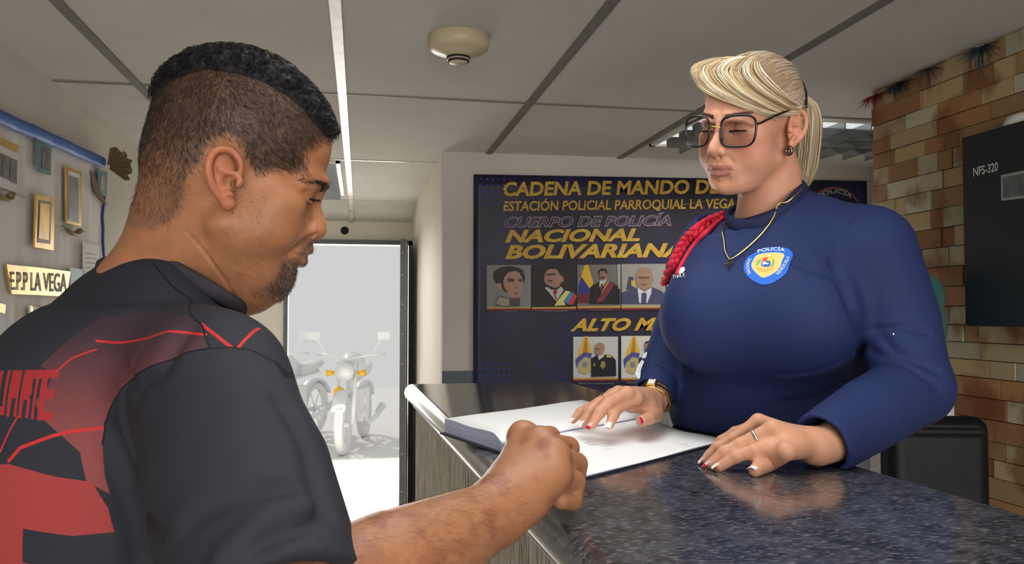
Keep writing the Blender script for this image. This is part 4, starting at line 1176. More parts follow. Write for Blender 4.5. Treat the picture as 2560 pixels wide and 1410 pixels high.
for i in range(len(roots)):
    lift = (5.0 + 3 * sm(allp[i][:, 2], 60, 110)) * np.sin(np.minimum(tt * 2.2, pi / 2)) + r_.normal(0, .7)
    wv = r_.normal(0, .5, 3)
    P = allp[i] + gp[i] * (lift * (1 - .3 * tt) + .3)[:, None] + np.sin(tt * 9 + r_.uniform(0, 6))[:, None] * wv
    st = int(r_.random() ** 2 * 7); paths.append(ww(P[st:])); pal.append(np.array(PALT[r_.integers(5)]) * r_.uniform(.9, 1.08))
child(strands('pulled_back_strands', paths, .0007, m_blond, None, pal), wom)
# fringe swept across the forehead
GUI = [[(1852, 150), (1792, 158), (1744, 180), (1756, 216), (1788, 240), (1858, 272), (1938, 300)],
       [(1872, 147), (1816, 158), (1772, 182), (1786, 216), (1832, 247), (1905, 277), (1978, 291)],
       [(1888, 146), (1842, 160), (1814, 190), (1842, 226), (1896, 259), (1950, 281), (1994, 284)],
       [(1898, 146), (1872, 162), (1860, 191), (1890, 223), (1936, 251), (1976, 269), (2000, 273)],
       [(1908, 148), (1896, 170), (1906, 196), (1936, 223), (1966, 246), (1990, 261), (2006, 266)]]
OFF = [1, 9, 12, 9, 7, 6, 6]
gl = []
for g_ in GUI:
    q = np.array([wl(wf.cast(x, y, 1.1, 1.6, to_local=wl)) for x, y in g_]); n = wf.grad(q); gl.append(catmull(q + n * np.array(OFF)[:, None], 4))
gl = np.array(gl); paths = []; pal = []; wd = []
for i in range(620):
    u = r_.random() * 4; u = (round(u * 5) / 5 * .6 + u * .4) ; a = min(int(u), 3); P = gl[a] * (1 - u + a) + gl[a + 1] * (u - a)
    k = len(P); s_ = np.linspace(0, 1, k)
    P = P + np.outer(np.sin(s_ * pi), r_.normal(0, 1.0, 3)) + r_.normal(0, .5, 3) + wf.grad(P) * r_.uniform(-3.0, 1.5)
    e = r_.integers(k - 9, k) if r_.random() < .5 else k
    paths.append(ww(P[:e])); cl = int(u * 5) % 5; pal.append(np.array(PALB[cl if r_.random() < .6 else r_.integers(5)]) * r_.uniform(.92, 1.05)); wd.append(r_.uniform(.0005, .0009))
child(strands('fringe', paths, wd, m_blond, None, pal), wom)
# pony tail
tw = ww(TIE + np.array([2, -7, 0])); dt = (tw - CAM) @ F_AX
PT = catmull([tw, at(2018, 262, dt + .005), at(2024, 320, dt + .01), at(2020, 385, dt + .01), at(2012, 440, dt + .005), at(2006, 468, dt)], 5)
paths = []; pal = []
kx = len(PT); s_ = np.linspace(0, 1, kx); rad_ = np.interp(s_, [0, .12, .35, .7, 1], [.006, .014, .021, .020, .010])
ax1 = R_AX; ax2 = F_AX * .9
for i in range(520):
    a = r_.uniform(0, 2 * pi); q = sqrt(r_.random()); o_ = np.outer(rad_ * q * cos(a), ax1) + np.outer(rad_ * q * sin(a), ax2)
    e = r_.integers(kx - 7, kx + 1); P = (PT + o_ + np.outer(np.sin(s_ * 5 + a), r_.normal(0, .0012, 3)))[:e]
    paths.append(P); pal.append(np.array((PALB + PALT[1:3])[r_.integers(7)]) * r_.uniform(.85, 1.0))
child(strands('ponytail', paths, .0008, m_blond, None, pal), wom)
ht = MB(); n_t = (PT[2] - PT[0]) / np.linalg.norm(PT[2] - PT[0]); u_ = np.cross(n_t, [0, 1, 0.]); u_ /= np.linalg.norm(u_); v_ = np.cross(n_t, u_)
ht.tube([PT[0] + n_t * .002 + (u_ * cos(a) + v_ * sin(a)) * (.012 + .0016 * sin(7 * a)) for a in np.linspace(0, 2 * pi, 36)[:-1]], .0052, 8, True)
child(ht.build('hair_tie', mat('black_elastic', lin(26, 26, 30), .7), None, True), wom)
hc = MB(); cp_ = [ww(wf.snap(np.array([[x, y, z]]))[0] + wf.grad(np.array([[x, y, z]]))[0] * 8.5) for x, y, z in ((44, -82, 78), (54, -80, 62), (58, -78, 46), (58, -76, 34))]
hc.tube(catmull(cp_, 5), .0042, 8, flat=.5); child(hc.build('hair_clip', mat('black_plastic', lin(24, 25, 30), .3), None, True), wom)

# ------------------------------------------------------------------ things she wears
gla = empty('eyeglasses', ww((0, 106, 8)))
tag(gla, 'oversized black square eyeglasses with a thin gold bridge, worn by the woman', 'glasses')
m_blk = mat('black_acetate', lin(16, 17, 22), .22, coat=.4); m_gold = mat('polished_gold', lin(220, 180, 96), .22, 1.0)
m_lens = bpy.data.materials.new('lens_glass'); m_lens.use_nodes = True
nt = m_lens.node_tree; nt.nodes.clear(); ou = nt.nodes.new('ShaderNodeOutputMaterial'); tr = nt.nodes.new('ShaderNodeBsdfTransparent'); gs = nt.nodes.new('ShaderNodeBsdfGlossy'); gs.inputs['Roughness'].default_value = .02
mx = nt.nodes.new('ShaderNodeMixShader'); fr = nt.nodes.new('ShaderNodeFresnel'); fr.inputs[0].default_value = 1.45; tr.inputs[0].default_value = (.98, .985, .985, 1)
nt.links.new(fr.outputs[0], mx.inputs[0]); nt.links.new(tr.outputs[0], mx.inputs[1]); nt.links.new(gs.outputs[0], mx.inputs[2]); nt.links.new(mx.outputs[0], ou.inputs[0])
def plane_l(px, py, y):
    d = ray(px, py); n = WR[:, 1]; t = ((WH + n * y * 1e-3 * WS - CAM) @ n) / (d @ n); return wl(CAM + d * t)
LC = plane_l(1839, 323, 104); RC = plane_l(1737, 334, 104); gcx = (LC[0] - RC[0]) / 2; gmx = (LC[0] + RC[0]) / 2; gz = (LC[2] + RC[2]) / 2
LWd = (plane_l(1882, 320, 104)[0] - plane_l(1797, 323, 104)[0]) / 2; LWd *= .90; LHt = .92 * (plane_l(1839, 281, 104) - plane_l(1839, 366, 104))[2] / 2
def lens_pts(sd, wq, hq, n=44):
    P = []
    for i in range(n):
        a = 2 * pi * i / n; c_, s__ = cos(a), sin(a); ex = .56
        x = wq * abs(c_) ** ex * (1 if c_ > 0 else -1); z = hq * abs(s__) ** ex * (1 if s__ > 0 else -1)
        x *= 1 - .06 * (1 if z < 0 else 0) * (-z / hq)
        xx = gmx + sd * (gcx + x); P.append((xx, 104 - .0026 * (xx - gmx) ** 2 - .10 * (z - 0), gz + z))
    return P
for sd in (1, -1):
    rim = child(MB().tube(ww(lens_pts(sd, LWd, LHt)), .0019, 8, True).build('rim', m_blk, None, True), gla)
    Lp = ww(lens_pts(sd, LWd - .5, LHt - .5)); c_ = ww((gmx + sd * gcx, 104 - .0026 * gcx ** 2 + 1.0, gz)); n_ = len(Lp)
    child(mesh_obj('lens', list(Lp) + [c_], [(i, (i + 1) % n_, n_) if sd > 0 else ((i + 1) % n_, i, n_) for i in range(n_)], m_lens, None, True), gla)
    x1 = gmx + sd * (gcx + LWd); eo = wl(at(1972, 288, 1.31)) if sd > 0 else None
    A = np.array([x1, 104 - .0026 * (gcx + LWd) ** 2, gz + LHt * .45])
    tp = [A, A + [sd * 2.5, -8, 0], (sd * 76, 45, 28), (sd * 76, 5, 34), (sd * 72, -14, 30), (sd * 68, -30, 8)]
    child(MB().tube(ww(catmull(tp, 5)), .0019, 8).build('temple_arm', m_blk, None, True), gla)
    child(MB().tube(ww([(sd * 5, 100, gz - 4), (sd * 8, 98, gz - 10), (sd * 9, 96, gz - 14)]), .0018, 6).build('nose_pad', mat('clear_pad', lin(150, 140, 130), .2), None, True), gla)
bz = gz + LHt * .28
child(MB().tube(ww([(gmx - (gcx - LWd), 103.5, bz - 1), (gmx, 106, bz + 1), (gmx + (gcx - LWd), 103.5, bz - 1)]), .0013, 8).build('bridge', m_gold, None, True), gla)

def ring_pts(c, a, r, n=28, squash=1.0):
    a = np.array(a) / np.linalg.norm(a); u = np.cross(a, [0.2, 0.3, .93]); u /= np.linalg.norm(u); v = np.cross(a, u)
    return [np.array(c) + (u * cos(t) + v * sin(t) * squash) * r for t in np.linspace(0, 2 * pi, n + 1)[:-1]]
def worn(name, mb, m, label, cat):
    V = np.array(mb.v); c = V.mean(0); o = mesh_obj(name, V - c, mb.f, m, None, True); o.location = c; return tag(o, label, cat)
er = ww((70, 3, -29)); ec = at(1972, 377, ((er - CAM) @ F_AX) - .004)
worn('earring', MB().tube(ring_pts(ec, F_AX * .5 + R_AX * .8, .0056), .0032, 8, True), mat('dark_silver', lin(120, 116, 112), .2, 1), 'small chunky silver hoop earring in the left ear lobe', 'earring')
# finger rings
fd_ = lpip[1] - lmcp[1]; worn('finger_ring', MB().tube(ring_pts(lmcp[1] + fd_ * .52, fd_, .0106), .0017, 8, True, flat=1.4), mat('polished_silver', lin(226, 226, 226), .2, 1), 'plain silver ring on the left hand lying flat on the granite', 'ring')
fd_ = rpip[2] - rmcp[2]; worn('finger_ring', MB().tube(ring_pts(rmcp[2] + fd_ * .75, fd_, .0098), .0009, 6, True), m_gold, 'thin gold ring on the hand resting on the open ledger', 'ring')
# bracelet and watch on the right wrist
wd_ = (WRw - ERw) / seglen(WRw, ERw)
worn('bracelet', MB().tube(ring_pts(WRw - wd_ * .004, wd_, .0305), .0021, 8, True), m_gold, 'gold bangle on the right wrist below the cuff', 'bracelet')
wt = empty('wristwatch', WRw - wd_ * .017); tag(wt, 'gold toned watch half hidden under the right cuff', 'watch')
up_ = np.array([-.25, -.35, .9]); up_ -= wd_ * (up_ @ wd_); up_ /= np.linalg.norm(up_); sd_ = np.cross(wd_, up_)
child(MB().tube(ring_pts(WRw - wd_ * .016, wd_, .0285), .0035, 8, True, flat=.5).build('watch_strap', mat('brown_strap', lin(60, 44, 36), .5), None, True), wt)
Rw = np.stack([sd_, wd_, up_], 1)
child(MB().box(WRw - wd_ * .015 + up_ * .031, (.018, .020, .007), Rw).build('watch_case', m_gold, None, bevel=.002), wt)
child(MB().box(WRw - wd_ * .015 + up_ * .0350, (.012, .014, .0012), Rw).build('watch_face', mat('watch_glass', lin(230, 228, 226), .08), None), wt)
# necklace
nk = empty('necklace', tf.cast(1825, 640)); tag(nk, 'fine gold chain with a small cross hanging over the navy shirt', 'necklace')
ch_ = [(1834, 556), (1818, 565), (1808, 580), (1812, 605), (1814, 628), (1822, 646), (1827, 650), (1845, 640), (1880, 612), (1912, 580), (1935, 548), (1950, 525)]
P = np.array([tf.cast(x, y) for x, y in ch_]); P = P + tf.grad(P) * np.interp(np.arange(len(P)), [0, 1.5, 8, 10, 11], [.013, .003, .003, .006, .010])[:, None]
P = np.concatenate([P, [at(1968, 505, 1.320), at(1990, 487, 1.322), at(2006, 474, 1.340)]])
child(MB().tube(catmull(P, 5), .0012, 6).build('chain', m_gold, None, True), nk)
cp_ = tf.cast(1826, 652); n_ = tf.grad(cp_[None])[0]; cb = cp_ + n_ * .004; dn_ = tf.cast(1824, 676) + n_ * .004; lf_ = tf.cast(1813, 664) + n_ * .004; rt_ = tf.cast(1836, 658) + n_ * .004
m_dg = mat('aged_gold', lin(96, 74, 56), .35, 1)
child(MB().tube([cb, dn_], .0011, 6).tube([lf_, rt_], .0011, 6).build('cross', m_dg, None), nk)
# red shoulder cord
rc = empty('shoulder_cord', at(1745, 600, 1.42)); tag(rc, 'braided red shoulder cord hanging over the right shoulder of the navy shirt', 'cord')
CORD = [(1812, 548), (1780, 560), (1748, 580), (1722, 604), (1702, 640), (1685, 676), (1672, 704)]
def edge_on(px, py, off):
    p = tf.cast(px, py, 1.1, 1.7); return p + tf.grad(p[None])[0] * off
B = catmull([edge_on(x, y, .006) for x, y in CORD], 8); nb_ = len(B)
Tn = np.gradient(B, axis=0); Tn /= np.linalg.norm(Tn, axis=1)[:, None]; Un = np.cross(Tn, F_AX); Un /= np.linalg.norm(Un, axis=1)[:, None]; Wn = np.cross(Tn, Un)
m_cord = mat('red_braid', lin(206, 36, 62), .6, bump=(900, .6))
for j in range(3):
    ph = 2 * pi * j / 3; s_ = np.arange(nb_) * .62
    child(MB().tube(B + Un * (.0062 * np.sin(s_ + ph))[:, None] + Wn * (.0035 * np.sin(2 * s_ + 2 * ph))[:, None], .0047, 8).build('braid_strand', m_cord, None, True), rc)
B2 = catmull([edge_on(x, y, .004) for x, y in [(1815, 546), (1790, 562), (1762, 584), (1735, 612), (1708, 655), (1690, 690)]], 8)
child(MB().tube(B2 + R_AX * .004, .004, 8).build('loop_cord', m_cord, None, True), rc)

# ------------------------------------------------------------------ prints on the shirt
def on_shirt(px, py, off=.0012):
    p = tf.cast(px, py, 1.0, 1.7); return p + tf.grad(p[None])[0] * off
def patch(name, pts, m, off, parent, n=10):
    """a print: the outline shrunk ring by ring towards its centre, laid on the cloth"""
    pts = np.array(pts, float); c = pts.mean(0); V = []; k = len(pts); Fc = []
    for r in range(n): V += [c + (p - c) * (1 - r / n) for p in pts]
    V.append(c)
    for r in range(n - 1):
        for i in range(k): Fc.append((r * k + i, r * k + (i + 1) % k, (r + 1) * k + (i + 1) % k, (r + 1) * k + i))
    for i in range(k): Fc.append(((n - 1) * k + i, (n - 1) * k + (i + 1) % k, n * k))
    return child(mesh_obj(name, [on_shirt(x, y, off) for x, y in V], Fc, m, None, True), parent)
sc = 1833 / 260.; Z = lambda L_: [(1780 + x / sc, 560 + y / sc) for x, y in L_]
BO = Z([(615, 600), (700, 540), (800, 490), (930, 430), (1080, 412), (1250, 418), (1360, 450), (1425, 530), (1410, 610), (1370, 690), (1345, 800), (1290, 890), (1180, 980), (1060, 1045), (920, 1075), (800, 1045), (690, 980), (600, 890), (560, 790), (575, 690)])
BI = Z([(770, 575), (850, 535), (980, 512), (1120, 508), (1240, 520), (1275, 560), (1240, 640), (1215, 730), (1180, 800), (1110, 865), (1020, 920), (910, 955), (840, 920), (760, 850), (710, 780), (700, 710), (730, 640)])
badge = patch('badge', catmull(BO, 3, True), mat('badge_blue', lin(30, 106, 214), .6), .0010, wshirt, 8); tag(badge, 'blue and yellow police badge print')
def cb_(L_, name, col, off): return patch(name, L_, mat('print_' + name, col, .6), off, badge, 4)
patch('badge_rim', catmull(BI, 3, True), mat('badge_pale', lin(214, 222, 226), .6), .0014, badge, 6)
bc = np.mean(BI, 0); patch('badge_field', catmull([bc + (np.array(p) - bc) * .965 for p in BI], 3, True), mat('badge_yellow', lin(222, 202, 120), .6), .0018, badge, 8)
cb_(Z([(905, 610), (985, 590), (975, 640), (950, 668), (890, 668)]), 'red_quarter', lin(224, 84, 54), .0022)
cb_(Z([(990, 590), (1080, 580), (1060, 640), (1040, 665), (975, 660)]), 'yellow_quarter', lin(214, 200, 74), .0022)
cb_(Z([(880, 670), (960, 655), (1036, 662), (1034, 735), (1005, 765), (930, 765), (868, 740)]), 'blue_quarter', lin(34, 100, 190), .0022)
cb_(Z([(890, 690), (930, 668), (975, 700), (1015, 705), (985, 725), (940, 718), (895, 738)]), 'white_horse', lin(226, 232, 238), .0026)
cb_(Z([(860, 620), (875, 640), (835, 700), (800, 745), (775, 730), (805, 660)]), 'laurel_branch', lin(150, 176, 96), .0022)
cb_(Z([(1075, 630), (1105, 640), (1095, 720), (1060, 770), (1040, 760), (1072, 700)]), 'palm_branch', lin(112, 168, 92), .0022)
cb_(Z([(770, 765), (850, 780), (930, 800), (1010, 790), (1100, 775), (1060, 830), (930, 850), (820, 830)]), 'ribbon', lin(214, 176, 96), .0022)
cb_(Z([(960, 570), (1010, 540), (1055, 552), (1030, 585), (975, 590)]), 'horn', lin(214, 214, 190), .0022)
m_wp = mat('white_print', lin(232, 238, 242), .6)
def arc_text(name, s, A, B_, bow, h, parent, m, bold=.012):
    """lettering set along a bowed line between two pixels on the shirt"""
    V, Fc, wd = text_geo(s, h, bold=bold); A = np.array(A, float); B_ = np.array(B_, float); d = B_ - A; L_ = np.linalg.norm(d); d /= L_; n = np.array([d[1], -d[0]])
    out = []
    for u, v in V:
        t = u / wd; c = A + d * L_ * t + n * (bow * 4 * t * (1 - t)); tg = d + n * bow * 4 * (1 - 2 * t) / L_; tg /= np.linalg.norm(tg); nn = np.array([tg[1], -tg[0]])
        out.append(on_shirt(*(c + nn * v), .0024))
    return child(mesh_obj(name, out, Fc, m), parent)
arc_text('badge_lettering', 'POLICÍA', Z([(818, 522)])[0], Z([(1282, 500)])[0], 4.5, 8.2, badge, m_wp)
arc_text('badge_lettering', 'NACIONAL', Z([(630, 632)])[0], Z([(668, 880)])[0], -3, -9.5 + 19, badge, m_wp) if False else arc_text('badge_lettering', 'NACIONAL', Z([(690, 880)])[0], Z([(702, 625)])[0], 5, 7.5, badge, m_wp)
arc_text('badge_lettering', 'VENEZUELA', Z([(1165, 925)])[0], Z([(1360, 585)])[0], -3.5, 8.0, badge, m_wp)
nm = text_obj('name_print', 'YNA F.', 10, lambda u, v: on_shirt(1683 + u, 697 - v - u * .12), m_wp, wshirt, width=31, bold=.01, shear=.2)
patch('name_crest', [(1696, 678), (1702, 671), (1712, 668), (1714, 676), (1708, 684), (1700, 686)], m_wp, .0015, wshirt, 3)
patch('cuff_print', [(1598, 950), (1590, 935), (1596, 915), (1606, 900), (1612, 905), (1604, 925), (1602, 945)], m_wp, .0015, wshirt, 3)
patch('cuff_print', [(1606, 896), (1612, 884), (1620, 880), (1616, 896)], m_wp, .0015, wshirt, 3)
patch('lint_speck', [(2233, 834), (2236, 834), (2236, 838), (2233, 838)], m_wp, .0015, wshirt, 2)
# ------------------------------------------------------------------ the banner on the back wall
def flat_poly(name, pts, T, m, parent, depth=None):
    V = [T(*p) for p in pts]; n = len(V)
    return child(mesh_obj(name, V, [tuple(range(n))], m), parent)
YB = 3.888
ban = empty('banner', (1.6, YB, 1.1)); tag(ban, 'large dark blue printed banner with gold lettering and rows of portraits on the back wall', 'banner')
m_ban = bpy.data.materials.new('banner_vinyl'); m_ban.use_nodes = True
nt = m_ban.node_tree; b = nt.nodes['Principled BSDF']; L = nt.links.new; tc = nt.nodes.new('ShaderNodeTexCoord')
n1 = noise_n(mapped((1, 1, 1)), 2.1, 4, .6, .6); n2 = noise_n(mapped((1, 1, 1)), 1.3, 3)
c1 = ramp(n1, [(.36, lin(32, 28, 42)), (.5, lin(38, 36, 54)), (.62, lin(34, 38, 76)), (.75, lin(66, 54, 72))])
L(c1, b.inputs['Base Color']); b.inputs['Roughness'].default_value = .38; b.inputs['Specular IOR Level'].default_value = .35
V = []; Fc = []; nx_, nz_ = 60, 24
for j in range(nz_ + 1):
    for i in range(nx_ + 1):
        u, v = i / nx_, j / nz_; x = .533 + u * 2.09; zt_ = 2.112 + .028 * u; z_ = .72 + (zt_ - .72) * v
        V.append((x, YB + .003 * sin(u * 23 + v * 2) * (1 - v * .6), z_))
for j in range(nz_):
    for i in range(nx_): p = j * (nx_ + 1) + i; Fc.append((p, p + 1, p + nx_ + 2, p + nx_ + 1))
child(mesh_obj('banner_sheet', V, Fc, m_ban, None, True), ban).modifiers.new('thick', 'SOLIDIFY').thickness = .002
def TB(o): return lambda x, y: on_y(x, y, YB - .005 - o)
m_gt = mat('gold_print', lin(200, 164, 58), .45, noise=(30, .55, 3), tint=lin(150, 100, 40))
def bt(name, s, x0, x1, yb, yt, m=None, o=.001, bold=.03, shear=.28, slope=-.012, sx=1.0, wd=None):
    T = TB(o)
    return text_obj(name, s, yb - yt, lambda u, v: T(x0 + u, yb - v + slope * u), m or m_gt, ban, width=(wd or (x1 - x0)), bold=bold, shear=shear)
bt('banner_title', 'CADENA DE MANDO DE', 1258, 1800, 489, 455, bold=.045, shear=.12)
bt('banner_title', 'ESTACIÓN POLICIAL PARROQUIAL LA VEGA', 1258, 1838, 527, 503, bold=.03, shear=.10)
m_ol = mat('mauve_print', lin(146, 126, 126), .5); m_bl = mat('blue_print', lin(38, 36, 78), .5)
bt('banner_title', 'CUERPO DE POLICÍA', 1260, 1678, 568, 543, m_ol, bold=.07)
bt('banner_title_fill', 'CUERPO DE POLICÍA', 1262, 1676, 567, 544, m_bl, .002, bold=.0)
bt('banner_title', 'NACIONAL', 1262, 1600, 605, 575, bold=.06)
bt('banner_title', 'BOLIVARIANA', 1262, 1708, 646, 613, bold=.06)
bt('banner_title', 'ALTO MANDO', 1425, 1800, 827, 797, bold=.06, shear=.4)
# dots
for x0, y0, nx_, ny_ in ((1204, 448, 5, 5), (1204, 908, 6, 4)):
    db = MB()
    for i in range(nx_):
        for j in range(ny_):
            c = TB(.001)(x0 + i * 14, y0 + j * 15); db.lathe([(.0001, 0), (.0055 if (i + j) % 3 else .004, 0)], c, np.array([[1, 0, 0], [0, 0, 1], [0, -1, 0]]), 8)
    child(db.build('dot_pattern', mat('dot_blue', lin(52, 60, 150), .5)), ban)
# round emblem at the right
T3 = TB(.001); ce = T3(2088, 545)
em = child(MB().lathe([(.0001, 0), (.165, 0)], ce, np.array([[1, 0, 0], [0, 0, 1], [0, -1, 0]]), 40).build('emblem', mat('emblem_navy', lin(20, 24, 52), .5)), ban)
child(MB().lathe([(.155, 0), (.162, 0)], T3(2088, 545) - np.array([0, .001, 0]), np.array([[1, 0, 0], [0, 0, 1], [0, -1, 0]]), 40).build('emblem_ring', mat('emblem_orange', lin(150, 92, 70), .5)), em)
V, Fc, wd = text_geo('POLICÍA', 11, bold=.03)
def arcT(u, v):
    a = (u / wd - .5) * 1.35; r = 62 + v; return TB(.003)(2088 + r * sin(a), 545 - r * cos(a))
child(mesh_obj('emblem_lettering', [arcT(u, v) for u, v in V], Fc, mat('grey_print', lin(150, 152, 160), .5)), em)
# portraits
def pm(c): return mat('print_%d_%d_%d' % tuple(c), lin(*c), .45)
def portrait(x0, y0, x1, y1, bgc, layers, strip=True):
    p = flat_poly('portrait', [(x0, y1), (x1, y1 - .004 * (x1 - x0)), (x1, y0 - .004 * (x1 - x0)), (x0, y0)], TB(.001), pm(bgc), ban)
    k = 0
    for nm, c, pts in layers:
        k += 1; flat_poly(nm, pts[::-1] if sum((pts[i][0] - pts[i - 1][0]) * (pts[i][1] + pts[i - 1][1]) for i in range(len(pts))) < 0 else pts, TB(.001 + .0006 * k), pm(c), p)
    if strip:
        flat_poly('yellow_strip', [(x0, y1 + 4), (x1, y1 + 3), (x1, y1 - 1), (x0, y1)], TB(.0016), pm((178, 150, 70)), p)
        flat_poly('red_strip', [(x0, y1 + 9), (x1, y1 + 8), (x1, y1 + 3), (x0, y1 + 4)], TB(.0016), pm((110, 34, 42)), p)
    return p
def ov(cx, cy, rx, ry, n=18, a0=0, a1=360): return [(cx + rx * cos(radians(a0 + (a1 - a0) * i / n)), cy + ry * sin(radians(a0 + (a1 - a0) * i / n))) for i in range(n)]
q = lambda L_: [(1200 + x / 9.846, 650 + y / 9.846) for x, y in L_]
portrait(1217, 663, 1327, 768, (126, 124, 124), [
    ('hair', (44, 40, 42), q([(330, 300), (400, 240), (520, 180), (720, 150), (920, 180), (1060, 250), (1110, 420), (1090, 560), (1000, 420), (900, 270), (700, 300), (600, 420), (560, 600), (460, 640), (370, 540), (320, 420)])),
    ('face', (164, 128, 112), q([(560, 600), (600, 420), (690, 310), (860, 265), (970, 320), (1040, 440), (1050, 600), (1020, 780), (980, 900), (860, 950), (740, 900), (640, 800), (500, 740), (430, 700), (400, 600), (470, 570)])),
    ('hair', (58, 50, 50), q([(520, 560), (580, 560), (600, 680), (690, 770), (670, 800), (590, 770), (530, 690)])),
    ('features', (84, 62, 60), q([(670, 470), (760, 440), (850, 470), (840, 540), (700, 540)])), ('features', (84, 62, 60), q([(940, 470), (1010, 455), (1045, 500), (1030, 540), (950, 535)])),
    ('features', (120, 84, 78), q([(850, 660), (930, 680), (900, 700), (860, 690)])), ('features', (128, 84, 78), q([(840, 800), (960, 790), (900, 850)])),
    ('uniform', (74, 68, 70), q([(470, 870), (740, 950), (980, 930), (990, 1130), (640, 1140), (400, 1110), (420, 980)])), ('uniform', (150, 138, 116), q([(480, 900), (720, 960), (730, 1120), (560, 1130), (400, 1080), (430, 980)]))])
portrait(1330, 664, 1440, 768, (38, 32, 36), [
    ('face', (150, 116, 100), q([(1600, 330), (1660, 230), (1780, 205), (1910, 230), (1960, 350), (2060, 430), (2060, 520), (1990, 560), (1960, 640), (1860, 690), (1700, 640), (1600, 560), (1580, 450)])),
    ('hair', (26, 22, 24), q([(1590, 340), (1620, 230), (1700, 170), (1850, 160), (1960, 220), (2010, 330), (2000, 400), (1930, 260), (1860, 220), (1700, 225), (1640, 270)])),
    ('features', (84, 62, 56), q([(1620, 340), (1700, 330), (1860, 320), (1860, 370), (1640, 390)])), ('features', (100, 72, 64), q([(1650, 480), (1800, 480), (1780, 540), (1680, 530)])),
    ('shirt', (170, 166, 162), q([(1590, 690), (1640, 660), (1760, 730), (1900, 730), (2000, 650), (2060, 740), (1880, 1010), (1840, 980), (1700, 800)])),
    ('tie', (150, 30, 36), q([(1790, 770), (1850, 720), (1920, 790), (1860, 840), (1900, 980), (1860, 960)])),
    ('sash', (196, 190, 116), q([(2110, 750), (2220, 780), (2060, 1010), (2110, 1110), (1830, 1130), (1900, 1010)])),
    ('sash', (70, 116, 160), q([(2220, 780), (2310, 820), (2160, 1090), (2060, 1010)])), ('sash', (170, 52, 54), q([(2310, 820), (2390, 880), (2290, 1100), (2160, 1095)]))])
q = lambda L_: [(1420 + x / 4.55, 650 + y / 4.55) for x, y in L_]
portrait(1443, 662, 1552, 766, (104, 100, 94), [
    ('flag', (196, 158, 40), q([(190, 60), (230, 55), (290, 270), (240, 320), (150, 180)])), ('flag', (40, 44, 120), q([(120, 300), (160, 200), (250, 330), (230, 380), (120, 380)])), ('flag', (96, 30, 44), q([(110, 385), (240, 385), (230, 490), (110, 490)])),
    ('wall_strip', (150, 148, 140), q([(560, 50), (595, 50), (595, 330), (570, 330)])),
    ('suit', (24, 22, 28), q([(240, 500), (250, 330), (290, 280), (370, 240), (460, 245), (560, 290), (590, 340), (595, 500)])), ('shirt', (170, 166, 162), q([(360, 235), (440, 210), (430, 250), (380, 330), (355, 300)])),
    ('face', (130, 94, 80), q([(355, 140), (380, 105), (430, 110), (445, 170), (430, 225), (385, 235), (360, 200)])), ('hair', (28, 24, 26), q([(345, 130), (370, 98), (430, 96), (450, 140), (440, 160), (420, 122), (370, 125), (358, 160)])), ('features', (44, 34, 34), q([(370, 190), (420, 190), (415, 206), (372, 206)])),
    ('tie', (92, 44, 36), q([(380, 270), (398, 270), (396, 340), (360, 350)])), ('sash', (110, 40, 52), q([(470, 235), (540, 260), (400, 470), (320, 490)])), ('sash', (160, 130, 60), q([(440, 250), (475, 238), (340, 440), (320, 490)]))])
portrait(1554, 660, 1664, 766, (142, 140, 132), [
    ('flag', (60, 62, 84), q([(690, 190), (740, 190), (760, 340), (660, 340)])), ('flag', (180, 160, 60), q([(720, 230), (775, 240), (760, 310), (720, 290)])),
    ('suit', (62, 64, 92), q([(612, 500), (612, 370), (700, 340), (800, 310), (960, 310), (1060, 350), (1090, 380), (1090, 500)])), ('shirt', (190, 188, 186), q([(790, 310), (870, 360), (950, 310), (950, 370), (900, 490), (810, 490), (800, 400)])),
    ('face', (146, 114, 96), q([(775, 150), (810, 95), (880, 80), (945, 110), (965, 190), (970, 230), (940, 310), (870, 350), (800, 310), (770, 230)])), ('features', (92, 66, 58), q([(800, 190), (920, 190), (920, 212), (800, 212)])), ('features', (104, 70, 62), q([(830, 270), (900, 270), (890, 284), (840, 284)])),
    ('tie', (66, 66, 104), q([(840, 375), (885, 370), (895, 400), (890, 490), (835, 490)]))])
portrait(1667, 659, 1776, 765, (150, 150, 148), [('suit', (30, 32, 44), q([(1140, 500), (1180, 360), (1300, 310), (1440, 330), (1500, 500)])), ('face', (140, 104, 88), [(1720 + 17 * cos(a), 695 + 24 * sin(a)) for a in np.linspace(0, 6, 14)])])
